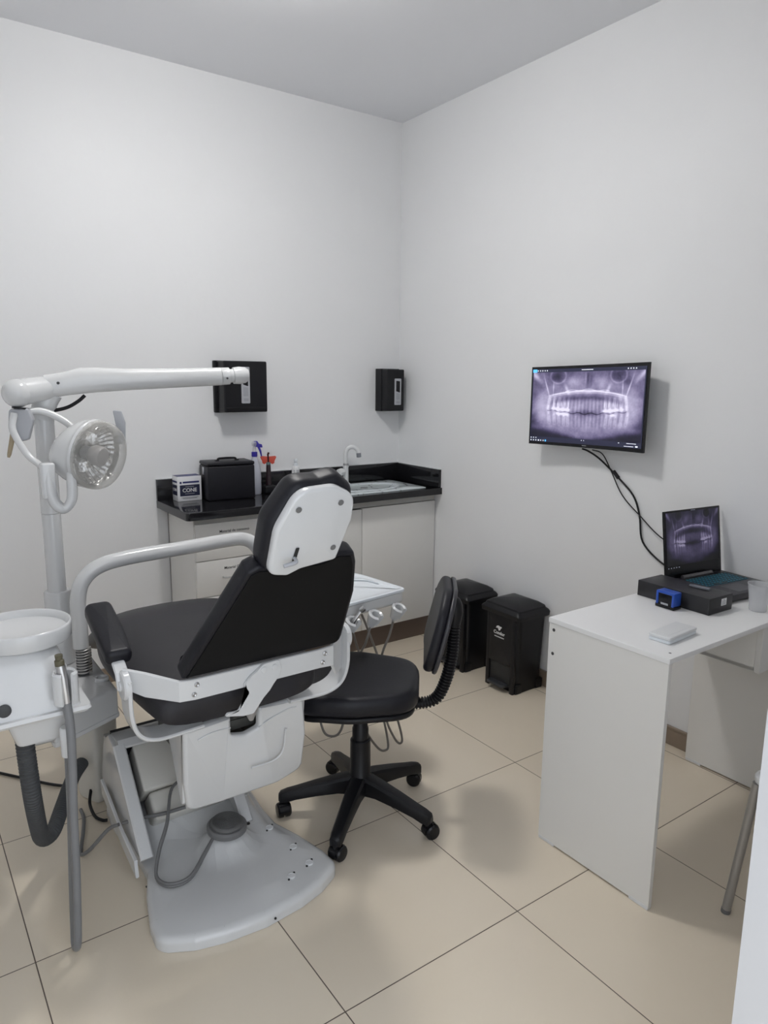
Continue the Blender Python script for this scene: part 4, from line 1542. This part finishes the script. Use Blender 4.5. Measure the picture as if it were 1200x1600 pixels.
# headrest
ho = Vector((-1.838, -2.112, 1.088)); hv = Vector((-.004, -.075, .20)).normalized(); hw_ = Vector((0, .20, .075)).normalized()
hu = hv.cross(hw_).normalized()
if hu.x < 0:
    hu = -hu
HF = frame(ho, hu, hv, hw_)
hp = roundpoly([(-.108, -.006, .04), (-.055, -.018, .02), (-.02, -.004, .05), (.072, .006, .012), (.080, .010, .01), (.104, .12, .06), (.100, .190, .05), (.04, .222, .06), (-.060, .218, .055), (-.104, .12, .10)], .03, 6)
bm = NB(); slab(bm, hp, -.012, .010, .004, HF, r0=.009, crown0=.006)
hr = obj('headrest_shell', bm, WHITE, t, ang=50)
hc = roundpoly([(-.122, -.010, .05), (-.03, -.026, .03), (.085, -.01, .03), (.112, .12, .08), (.108, .200, .05), (.06, .240, .035), (.01, .228, .03), (-.06, .230, .05), (-.118, .13, .08)], .03, 6)
bm = NB(); slab(bm, hc, .008, .082, .030, HF, r0=.022, crown=.010, rings_in=5)
obj('headrest_cushion', bm, VINYL, t, ang=60)
bm = NB()
def onshell(u, v, w=-.0185):
    return HF(u, v, w)
ax = -hw_
for u, v in ((-.055, .172), (.058, .178), (.060, .050)):
    lathe(bm, onshell(u, v, -.0155), ax, [(.0075, 0), (.0075, .0012), (.005, .0014)], 14)
islands('screw_recess', bm, nmat('recess_grey', (.16, .16, .16), .5), hr)
bm = NB()
slab(bm, roundpoly([(-.054, .024), (-.044, .024), (-.038, .068), (-.048, .068)], .003, 3), 0, .0006, 0, lambda u, v, w: HF(u, v, -.0185 - w))
obj('lever_slot', bm, INK, hr)
bm = NB()
tube(bm, [onshell(-.047, .040, -.012), onshell(-.050, .040, -.034), onshell(-.060, .039, -.038), onshell(-.084, .034, -.036)], [.0045, .0045, .0055, .005], 10, sm=5)
obj('lever', bm, LTGREY, hr, label='grey locking lever')
bm = NB()
for dx_ in (-.035, .035):
    tube(bm, [HF(dx_, .05, .02), BKF(dx_ + .02, .25, .04)], .007, 10)
islands('headrest_bar', bm, STEEL, t)

# left armrest
bm = NB()
av = (Vector((-2.198, -1.49, .882)) - Vector((-2.208, -1.745, .815))); al = av.length; av.normalize()
an = Vector((1, 0, 0)).cross(av).normalized()
if an.z < 0:
    an = -an
AF = frame((-2.208, -1.748, .818), (1, 0, 0), av, an)
ao = roundpoly([(-.034, -.01, .02), (.036, -.01, .02), (.041, al * .5, .1), (.038, al, .025), (-.038, al, .025), (-.038, al * .5, .1)], .03, 6)
bm = NB(); slab(bm, ao, -.036, .010, .016, AF, crown=.004)
arm = obj('armrest', bm, VINYL, t, ang=60)
bm = NB()
ribbon(bm, [(-2.214, -1.805, .735), (-2.214, -1.790, .775), (-2.212, -1.750, .792)], .034, .012, (1, -.2, 0))
obj('armrest_post', bm, WHITE, t)

# ================================================================== foot pedal
t = thing('foot_control', 'round grey ribbed foot pedal on the white chair base', 'foot pedal', (-1.878, -1.64, .10))
pz = .1045
bm = NB(); lathe(bm, (-1.878, -1.638, pz), (0.02, -.06, 1), [(.060, 0), (.064, .004), (.064, .016), (.058, .022), (.050, .022)], 36)
obj('pedal_base', bm, GREYR, t)
bm = NB()
prof = [(.050, .020), (.052, .024), (.050, .031)]
for k in range(9):
    r0 = .046 - .005 * k
    prof += [(r0, .034), (r0 - .002, .034), (r0 - .0025, .0325), (r0 - .0045, .0325)]
lathe(bm, (-1.878, -1.638, pz), (0.02, -.06, 1), prof, 36)
obj('pedal_disc', bm, nmat('pedal_disc_grey', (.13, .13, .13), .5), t, ang=20)
bm = NB()
for dz_ in (0, .008):
    tube(bm, [(-1.93, -1.655, .106), (-1.975, -1.69, .082 + dz_), (-2.04, -1.74, .060 + dz_), (-2.10, -1.735, .058 + dz_), (-2.122, -1.68, .060 + dz_), (-2.095, -1.625, .10 + dz_), (-2.05, -1.575, .155 + dz_), (-2.01, -1.50, .215), (-1.97, -1.48, .235)], .0048, 10, sm=6)
obj('pedal_cord', bm, GREYR, t)

# grey twin cable from the unit across the base
bm = NB(); tube(bm, [(-2.155, -1.455, .130), (-2.11, -1.49, .15), (-2.05, -1.53, .165), (-1.98, -1.55, .175)], .006, 10, sm=6)
obj('inner_cable', bm, GREYR, bpy.data.objects['dental_chair'], label='grey cable entering the lift housing')
cable('grey_cable', [(-2.212, -1.10, .008), (-2.215, -1.16, .008), (-2.235, -1.24, .008), (-2.262, -1.33, .008), (-2.268, -1.365, .010), (-2.245, -1.39, .035), (-2.195, -1.425, .105), (-2.166, -1.448, .126)], .006, GREYR,
      'grey cable running over the floor from the water unit to the chair base')
cable('black_cable', [(-2.45, -.62, .008), (-2.36, -.74, .008), (-2.27, -.86, .008), (-2.20, -.93, .008)], .0055, BLACKP, 'thin black cable on the floor behind the thick ribbed hose')

# ================================================================== dental unit
t = thing('dental_unit', 'white dental water unit with round cuspidor and hanging suction hose', 'dental unit', (-2.2, -1.2, 0))
# pedestal column
bm = NB()
RZ = lambda a, c: Matrix.Translation(c) @ Matrix.Rotation(radians(a), 4, 'Z')
MC = RZ(24, Vector((-2.130, -1.02, 0)))
Fm = lambda u, v, w: MC @ Vector((u, v, w))
rings = []
for z, hx, hy in ((.002, .044, .055), (.02, .048, .060), (.20, .052, .066), (.42, .054, .070)):
    rings.append([Fm(p[0], p[1], z) for p in roundpoly([(-hx, -hy), (hx, -hy), (hx, hy), (-hx, hy)], .018, 4)])
bridge(bm, rings)
obj('pedestal', bm, CREAM, t, label='cream plastic pedestal')
bm = NB(); tube(bm, [(-2.165, -1.06, .05), (-2.180, -1.10, .02), (-2.180, -1.17, .009), (-2.165, -1.21, .009), (-2.150, -1.22, .009)], .0055, 10, sm=6)
obj('supply_cord', bm, BLACKP, t, label='short black cord curling out below the pedestal')
# console body (turned)
MB_ = RZ(24, Vector((-2.175, -1.045, 0)))
Fb = lambda u, v, w: MB_ @ Vector((u, v, w))
cons = roundpoly([(-2.32, -1.358), (-2.094, -1.244), (-2.094, -.85), (-2.32, -.85)], .014, 4)
bm = NB(); slab(bm, cons, .395, .500, .012, FXY, crown=.003)
slab(bm, inset(cons, -.003), .395, .412, .004, FXY)
con = obj('console', bm, WHITE, t)
bm = NB(); lathe(bm, (-2.122, -1.150, .5015), (0, 0, 1), [(.024, 0), (.024, .009), (.021, .012), (.016, .011), (.014, .004)], 24)
obj('ring_socket', bm, WHITE, con)
# link arm from the console out to the cuspidor body
bm = NB(); box(bm, -2.43, -2.325, -1.47, -1.20, .47, .665, .02, 3)
obj('link_arm', bm, WHITE, t)
# cuspidor body
bm = NB()
rings = []
for z, x0, x1, y0, y1, r_ in ((.689, -2.74, -2.292, -1.775, -1.40, .02), (.697, -2.745, -2.288, -1.782, -1.395, .02), (.706, -2.742, -2.291, -1.779, -1.398, .02), (.7065, -2.735, -2.312, -1.768, -1.405, .02), (.74, -2.73, -2.318, -1.762, -1.41, .03), (.80, -2.71, -2.330, -1.750, -1.42, .05), (.838, -2.69, -2.342, -1.738, -1.43, .07), (.856, -2.67, -2.357, -1.722, -1.445, .09), (.862, -2.64, -2.38, -1.70, -1.47, .1)):
    rings.append([(p[0], p[1], z) for p in roundpoly([(x0, y0), (x1, y0), (x1, y1), (x0, y1)], r_, 6)])
bridge(bm, rings)
cb = obj('cuspidor_body', bm, WHITE, t, ang=30)
bm = NB()
rings = []
for z, x0, x1, y0, y1, r_ in ((.610, -2.462, -2.352, -1.725, -1.42, .02), (.615, -2.465, -2.350, -1.728, -1.42, .02), (.690, -2.488, -2.335, -1.745, -1.41, .02)):
    rings.append([(p[0], p[1], z) for p in roundpoly([(x0, y0), (x1, y0), (x1, y1), (x0, y1)], r_, 4)])
bridge(bm, rings)
obj('lower_body', bm, WHITE, t)
bm = NB(); lathe(bm, (-2.49, -1.763, .735), (0, -1, 0), [(.016, 0), (.016, .006), (.013, .008)], 20)
obj('dial', bm, DKGREY, cb, label='dark grey round dial')
# bowl
bc = Vector((-2.420, -1.615, .850))
bm = NB()
lathe(bm, bc, (0, 0, 1), [(.095, 0), (.108, .004), (.111, .007), (.120, .009), (.1235, .013), (.125, .048), (.124, .052), (.121, .0535), (.1175, .051), (.112, .034), (.09, .028), (.03, .022), (.01, .020)], 48)
obj('cuspidor_bowl', bm, WHITE, t, ang=50)
# suction holder
hc_ = Vector((-2.352, -1.792, .778))
bm = NB()
rings = []
for k in range(23):
    a = radians(-90 + 28 + 304 * k / 22)
    e0, e1 = .020, .030
    dr = Vector((cos(a), sin(a), 0))
    zt2 = .035
    rings.append([hc_ + dr * e0 - Vector((0, 0, .045)), hc_ + dr * e0 + Vector((0, 0, zt2 - .002)), hc_ + dr * (e0 + e1) / 2 + Vector((0, 0, zt2 + .003)), hc_ + dr * e1 + Vector((0, 0, zt2 - .003)), hc_ + dr * e1 - Vector((0, 0, .045))])
bridge(bm, rings)
box(bm, -2.375, -2.33, -1.775, -1.755, .735, .81, .004)
obj('hose_holder', bm, WHITE, t)
# suction handpiece and hose
bm = NB(); tube(bm, [(-2.362, -1.795, .835), (-2.358, -1.796, .800), (-2.354, -1.798, .735)], [.012, .0135, .012], 16)
hpce = obj('suction_handpiece', bm, STEEL, t, label='metal suction handpiece')
bm = NB(); tube(bm, [(-2.3635, -1.794, .862), (-2.3632, -1.794, .850), (-2.363, -1.7945, .848), (-2.3618, -1.795, .828)], [.0095, .0085, .0115, .0118], 14)
obj('rubber_tip', bm, OLIVE, hpce, label='olive rubber tip')
bm = NB()
tube(bm, [(-2.354, -1.798, .735), (-2.350, -1.80, .66), (-2.352, -1.80, .56), (-2.358, -1.80, .42), (-2.362, -1.80, .26), (-2.368, -1.80, .12), (-2.372, -1.798, .05), (-2.374, -1.785, .026), (-2.374, -1.765, .026), (-2.370, -1.748, .06), (-2.364, -1.745, .20), (-2.356, -1.75, .40), (-2.352, -1.762, .60)], [.0115, .0105, .0100, .0100, .0100, .0100, .0100], 14, sm=8)
obj('suction_hose', bm, HOSEG, t, label='smooth grey suction hose looping down')
bm = NB(); lathe(bm, (-2.352, -1.765, .575), (0, 0, 1), [(.017, 0), (.018, .004), (.018, .035), (.0185, .036), (.0185, .075), (.015, .08)], 20)
obj('hose_connector', bm, WHITEP, t)
# drain hose
bm = NB()
tube(bm, [(-2.440, -1.66, .640), (-2.437, -1.66, .54), (-2.430, -1.645, .42), (-2.412, -1.56, .28), (-2.395, -1.48, .19), (-2.372, -1.42, .145), (-2.345, -1.38, .140), (-2.30, -1.28, .150), (-2.24, -1.15, .165), (-2.19, -1.07, .17)], .0225, 18, sm=10, ribs=(.010, .0011))
obj('drain_hose', bm, DKGREY, t, ang=25, label='thick dark ribbed drain hose')

# ================================================================== delivery arm and tray
t = thing('instrument_tray', 'pale instrument tray with three handpiece holders on a curved white arm', 'instrument tray', (-2.165, -1.07, .49))
TX, TY = -2.165, -1.07
bm = NB()
tube(bm, [(TX, TY, .605), (TX, TY, .70), (TX, TY, .775), (TX + .018, TY, .84), (TX + .07, TY, .885), (TX + .17, TY, .905), (TX + .40, TY, .915), (TX + .55, TY, .922), (TX + .62, TY, .920), (TX + .665, TY - .01, .895), (TX + .69, TY - .03, .84), (TX + .71, TY - .06, .76), (TX + .74, TY - .09, .70), (TX + .85, TY - .13, .685), (-1.15, -1.28, .690)], .0265, 22, sm=8)
obj('curved_arm', bm, WHITE, t, ang=70)
bm = NB(); lathe(bm, (TX, TY, .5045), (0, 0, 1), [(.020, 0), (.020, .10), (.022, .105)], 18)
prof = []
obj('pivot_core', bm, DKGREY, t)
bm = NB()
sp_ = []
for k in range(0, 161):
    a = k / 160 * 2 * pi * 9
    sp_.append((TX + .006 + .0235 * cos(a), TY + .0235 * sin(a), 0.509 + .092 * k / 160))
tube(bm, sp_, .0035, 8)
obj('coil_spring', bm, ALU, t)
# tray body (turned about 8 degrees)
TM = RZ(8, Vector((-1.07, -1.515, 0)))
FT = lambda u, v, w: TM @ Vector((u, v, w))
to_ = roundpoly([(-.36, 0, .02), (0.0, 0, .022), (.004, .25, .06), (-.03, .42, .04), (-.33, .42, .05), (-.36, .25, .03)], .02, 5)
bm = NB()
rings = []
zt3 = .752
for pp, z in ((inset(to_, .004), .738), (to_, .741), (to_, zt3 - .003), (inset(to_, .003), zt3), (inset(to_, .018), zt3), (inset(to_, .024), zt3 - .004)):
    rings.append([Vector((p[0], p[1], z)) for p in pp])
base_r = [Vector((p[0], p[1], zt3 - .004)) for p in inset(to_, .026)]
ccx2 = sum(p.x for p in base_r) / len(base_r); ccy2 = sum(p.y for p in base_r) / len(base_r)
for k in range(0, 5):
    s = 1 - k / 5
    rings.append([Vector((ccx2 + (p.x - ccx2) * s, ccy2 + (p.y - ccy2) * s, zt3 - .0045)) for p in base_r])
bridge(bm, [[FT(p.x, p.y, p.z) for p in r_] for r_ in rings])
tr = obj('tray', bm, TRAYW, t, ang=40)
bm = NB()
for off_ in (0, .035):
    ribbon(bm, [FT(-.28 + off_, .24 + off_, zt3), FT(-.16 + off_ * .5, .27 + off_, zt3), FT(-.05, .20 + off_, zt3), FT(-.035, .12 + off_, zt3)], .012, .006, (.5, .85, 0), sm=5)
islands('tray_ridge', bm, TRAYW, tr)
bm = NB()
ub = roundpoly([(-.352, .005), (-.006, .005), (-.010, .24), (-.05, .40), (-.32, .40), (-.352, .24)], .02, 5)
slab(bm, ub, .692, .737, .004, FT, r0=.014)
obj('tray_underbody', bm, WHITE, t)
# holders, handpieces and hoses
bases = [(-.275, 0), (-.165, 1), (-.045, 2)]
for u0, kk in bases:
    hc2 = FT(u0 - .012, -.012, .674)
    axh = Vector((0.10, -.45, .88)).normalized()
    rgt = Vector((.93, .30, .05)); rgt = (rgt - axh * rgt.dot(axh)).normalized(); up_ = axh.cross(rgt).normalized()
    bm = NB(); rings = []
    for k in range(19):
        a = radians(-90 + 30 + 300 * k / 18)
        if up_.y > 0:
            pass
        dr = rgt * cos(a) + up_ * sin(a) * (1 if up_.y > 0 else -1)
        e0, e1 = .0165, .0305
        rings.append([hc2 + dr * e0 * .75 - axh * .030, hc2 + dr * e0 + axh * .020, hc2 + dr * (e0 + e1) / 2 + axh * .024, hc2 + dr * e1 + axh * .019, hc2 + dr * e1 * .62 - axh * .032])
    bridge(bm, rings)
    lathe(bm, hc2 - axh * .028, axh, [(.010, 0), (.013, .004)], 14)
    hd = obj('handpiece_holder', bm, WHITE, t, ang=50)
    bm = NB()
    if kk == 0:
        tube(bm, [hc2 - axh * .05, hc2 + axh * .010, hc2 + axh * .045 + rgt * .016, hc2 + axh * .062 + rgt * .026], [.006, .008, .0072, .0060], 14, sm=4)
        lathe(bm, hc2 + axh * .062 + rgt * .026, (rgt * .5 + Vector((0, -.6, .5))), [(.010, -.006), (.0115, 0), (.0115, .010), (.008, .013)], 16)
        obj('dental_handpiece', bm, STEEL, t, label='steel handpiece with bent head')
    else:
        tube(bm, [hc2 - axh * .05, hc2 - axh * .012], [.006, .008], 14)
        lathe(bm, hc2 - axh * .012, axh, [(.008, 0), (.008, .012), (.004, .012), (.004, .009)], 14)
        obj('hose_coupling', bm, STEEL, t)
    bm = NB()
    s0 = hc2 - axh * .045
    if kk == 0:
        lp = [s0, s0 + Vector((-.018, .03, -.06)), (-1.335, -1.395, .50), (-1.365, -1.345, .30), (-1.36, -1.37, .185), (-1.33, -1.385, .155), (-1.295, -1.39, .165), (-1.27, -1.38, .22), (-1.23, -1.34, .40), (-1.215, -1.28, .60), FT(-.20, .16, .69)]
    elif kk == 1:
        lp = [s0, s0 + Vector((-.012, .01, -.06)), (-1.235, -1.440, .47), (-1.20, -1.41, .26), (-1.17, -1.385, .14), (-1.115, -1.395, .045), (-1.08, -1.40, .024), (-1.062, -1.395, .05), (-1.085, -1.37, .20), (-1.16, -1.32, .45), (-1.185, -1.28, .60), FT(-.16, .18, .69)]
    else:
        lp = [s0, s0 + Vector((-.010, .01, -.06)), (-1.165, -1.485, .47), (-1.115, -1.43, .28), (-1.07, -1.395, .15), (-1.03, -1.40, .060), (-1.003, -1.40, .032), (-.990, -1.395, .055), (-1.01, -1.37, .17), (-1.07, -1.32, .42), (-1.12, -1.27, .60), FT(-.10, .20, .69)]
    tube(bm, lp, .0048, 10, sm=8)
    obj('handpiece_hose', bm, HOSEB, t)

# ================================================================== operating lamp
t = thing('operating_lamp', 'white dental operating lamp on a tall pole with horizontal arm', 'lamp', (-2.2, -.9, .504))
PX, PY = -2.200, -.905
bm = NB()
lathe(bm, (PX, PY, .504), (0, 0, 1), [(.045, 0), (.045, .268), (.043, .273), (.033, .275)], 32)
obj('pole_socket', bm, WHITE, t)
bm = NB(); lathe(bm, (PX, PY, .76), (0, 0, 1), [(.0315, 0), (.0315, .303), (.029, .304), (.029, .306)], 32)
obj('lower_pole', bm, WHITE, t)
bm = NB(); lathe(bm, (PX, PY, 1.064), (0, 0, 1), [(.028, 0), (.0325, .001), (.0325, .30), (.033, .34), (.036, .40)], 32)
obj('upper_pole', bm, WHITE, t)
# shoulder and arm
bm = NB()
tube(bm, [(PX - .005, PY, 1.40), (PX + .005, PY - .01, 1.45), (PX + .03, PY - .02, 1.49)], [.036, .040, .036], 20, sm=4)
tube(bm, [(PX + .02, PY - .03, 1.505), (PX - .09, PY - .075, 1.487)], [.040, .045], 22)
ball(bm, (PX - .088, PY - .075, 1.487), .0475, n=22)
obj('shoulder_joint', bm, WHITE, t, ang=60)
A0 = Vector((PX + .005, PY - .035, 1.510)); A1 = Vector((-1.60, -1.035, 1.548)); 
bm = NB()
rings = []
dA = (A1 - A0); LA = dA.length; dA.normalize(); sA, uA = frame_of(dA)
if uA.z < 0:
    uA = -uA
for f, hz, hy, up_ in ((0, .038, .034, 0), (.07, .040, .036, .001), (.12, .041, .037, .005), (.19, .045, .037, .011), (.28, .043, .036, .011), (.45, .038, .035, .007), (.72, .035, .033, .003), (1.0, .033, .032, 0)):
    c = A0 + dA * LA * f + uA * up_
    rings.append([c + sA * hy * math.copysign(abs(cos(a)) ** .8, cos(a)) + uA * hz * math.copysign(abs(sin(a)) ** .8, sin(a)) for a in [2 * pi * k / 26 for k in range(26)]])
bridge(bm, rings)
obj('lamp_arm', bm, WHITE, t, ang=60)
bm = NB()
E0 = A1 + dA * .002
rings = []
for f, r_ in ((0, .031), (.002, .0325), (.030, .032), (.032, .026), (.045, .025), (.047, .031), (.070, .033), (.092, .030), (.104, .022), (.108, .008)):
    c = E0 + dA * f
    rings.append([c + sA * r_ * cos(a) + uA * r_ * sin(a) for a in [2 * pi * k / 26 for k in range(26)]])
bridge(bm, rings)
obj('arm_end_knuckle', bm, WHITE, t, ang=40)
bm = NB(); lathe(bm, E0 + dA * .022 - sA * 0 + Vector((-.012, -.033, -.008)), (-.25, -1, -.25), [(.004, 0), (.004, .003)], 10)
lathe(bm, A0 + dA * .035 + Vector((0, -.036, 0.008)), (0, -1, 0), [(.005, 0), (.005, .003)], 10)
islands('arm_screw', bm, DKGREY, t)
bm = NB(); tube(bm, [A0 + dA * .125 + Vector((0, 0, -.040)), A0 + dA * .10 + Vector((0, 0, -.060)), A0 + dA * .06 + Vector((0, .01, -.080)), A0 + Vector((-.01, .02, -.09))], .0062, 10, sm=6)
obj('arm_cable', bm, BLACKP, t, label='short black cable loop under the arm')
# knuckle below the shoulder carrying the yoke
kx = Vector((-2.283, -.985, 1.437))
bm = NB()
lathe(bm, kx + Vector((0, 0, -.002)), (.12, 0, 1), [(.026, 0), (.026, .006)], 20)
obj('joint_gap', bm, BLACKP, t)
bm = NB()
slab(bm, roundpoly([(-.032, .0), (.028, .0), (.040, -.040), (.020, -.105), (-.004, -.108), (-.022, -.07), (-.036, -.04)], .012, 4), -.018, .018, .006, frame(kx, (.93, -.36, 0.05), (0, 0, 1), (.36, .93, 0)))
obj('yoke_knuckle', bm, LTGREY, t, label='light grey yoke knuckle')
bm = NB(); tube(bm, [kx + Vector((-.028, 0, -.085)), kx + Vector((-.045, -.005, -.150)), kx + Vector((-.048, -.005, -.160))], [.009, .0065, .004], 12)
obj('friction_lever', bm, TAN, t, label='tan plastic lever')
# lamp head
Hc = Vector((-2.086, -1.10, 1.285))
hn = Vector((.58, -.79, -.18)).normalized()
hr_, hu_ = frame_of(hn)
if hr_.x < 0:
    hr_ = -hr_
hu_ = hn.cross(hr_).normalized()
if hu_.z < 0:
    hu_ = -hu_
# yoke: two curved arms from the knuckle to the sides of the head
bm = NB()
tube(bm, [kx + Vector((-.020, -.01, -.015)), kx + Vector((-.030, -.02, -.07)), kx + Vector((.0, -.05, -.145)), kx + Vector((.030, -.08, -.180)), Vector((-2.240, -1.11, 1.235))], [.012, .0115, .011, .011, .012], 14, sm=8)
tube(bm, [kx + Vector((.010, .0, -.012)), kx + Vector((.06, .01, -.010)), kx + Vector((.11, .0, -.030)), kx + Vector((.150, -.02, -.062)), kx + Vector((.175, -.04, -.10))], [.011, .0125, .0125, .012, .010], 14, sm=8)
obj('yoke', bm, WHITE, t, ang=60)
bm = NB()
jl = [Vector((-2.238, -1.125, 1.25)), Vector((-2.238, -1.13, 1.19)), Vector((-2.226, -1.135, 1.135)), Vector((-2.200, -1.14, 1.115)), Vector((-2.175, -1.14, 1.145)), Vector((-2.170, -1.135, 1.21)), Vector((-2.170, -1.12, 1.26))]
ribbon(bm, jl, .040, .030, (.36, .93, 0), sm=6)
box(bm, -2.262, -2.218, -1.145, -1.105, 1.15, 1.268, .008, 3)
obj('left_handle', bm, WHITE, t, ang=50)
bm = NB()
slab(bm, roundpoly([(-.012, .0), (.014, .0), (.022, .075), (.012, .115), (-.018, .118), (-.012, .06)], .006, 3), -.008, .008, .003, frame((-1.985, -1.065, 1.312), (.9, -.3, .0), (-.05, 0, 1), (.3, .9, 0)))
obj('right_handle', bm, LTGREY, t, label='light grey curved grip')
# housing dome behind the reflector
bm = NB()
a_, b_ = frame_of(hn)
rings = []
for r_, d_, s_ in ((.108, -.002, 0), (.116, .0, 0), (.118, .008, 0), (.1165, .009, 0), (.117, .020, .002), (.112, .038, .006), (.100, .060, .016), (.080, .082, .030), (.055, .100, .042), (.028, .110, .050), (.008, .113, .053)):
    c_ = Hc - hn * d_ - hr_ * s_ - hu_ * (s_ * .35)
    rings.append([c_ + a_ * r_ * cos(2 * pi * k / 44) + b_ * r_ * sin(2 * pi * k / 44) for k in range(44)])
bridge(bm, rings, False, True)
obj('lamp_housing', bm, WHITE, t, ang=70)
bm = NB()
prof = [(.112, .004), (.106, -.014), (.092, -.030), (.070, -.044), (.04, -.054), (.012, -.057)]
a_, b_ = frame_of(hn)
rings = []
for r_, h_ in prof:
    rings.append([Hc + hn * (h_ + .008 + .0022 * ((k % 2) * 2 - 1)) + a_ * r_ * cos(2 * pi * k / 72) + b_ * r_ * sin(2 * pi * k / 72) for k in range(72)])
bridge(bm, rings, False, True)
obj('reflector', bm, REFL, t, ang=12)
bm = NB(); lathe(bm, Hc + hn * .0 + hr_ * -.006, hn, [(.014, -.045), (.014, -.004), (.030, -.001), (.034, .008), (.034, .034), (.029, .041), (.012, .043)], 26)
obj('bulb_shade', bm, nmat('shade_grey', (.42, .40, .39), .35), t, label='grey bulb shade in the middle')
bm = NB(); lathe(bm, Hc + hn * -.03, hn, [(.012, -.02), (.022, -.012), (.022, .02), (.015, .024)], 16)
obj('bulb_socket', bm, STEEL, t)
bm = NB()
prof = [(.114, .0), (.118, .006), (.116, .030), (.109, .046), (.093, .056), (.06, .061), (.02, .062), (.004, .062)]
lathe(bm, Hc, hn, prof, 48, cap=False)
obj('lens_cover', bm, CLEARP, t, ang=60, label='clear domed plastic cover')
nt_ = CLEARP.node_tree
lw_ = nt_.nodes.new('ShaderNodeLayerWeight'); lw_.inputs[0].default_value = .35
mr_ = nt_.nodes.new('ShaderNodeMapRange'); mr_.inputs[3].default_value = .22; mr_.inputs[4].default_value = .75
nt_.links.new(lw_.outputs['Facing'], mr_.inputs[0]); nt_.links.new(mr_.outputs[0], nt_.nodes['Principled BSDF'].inputs['Alpha'])
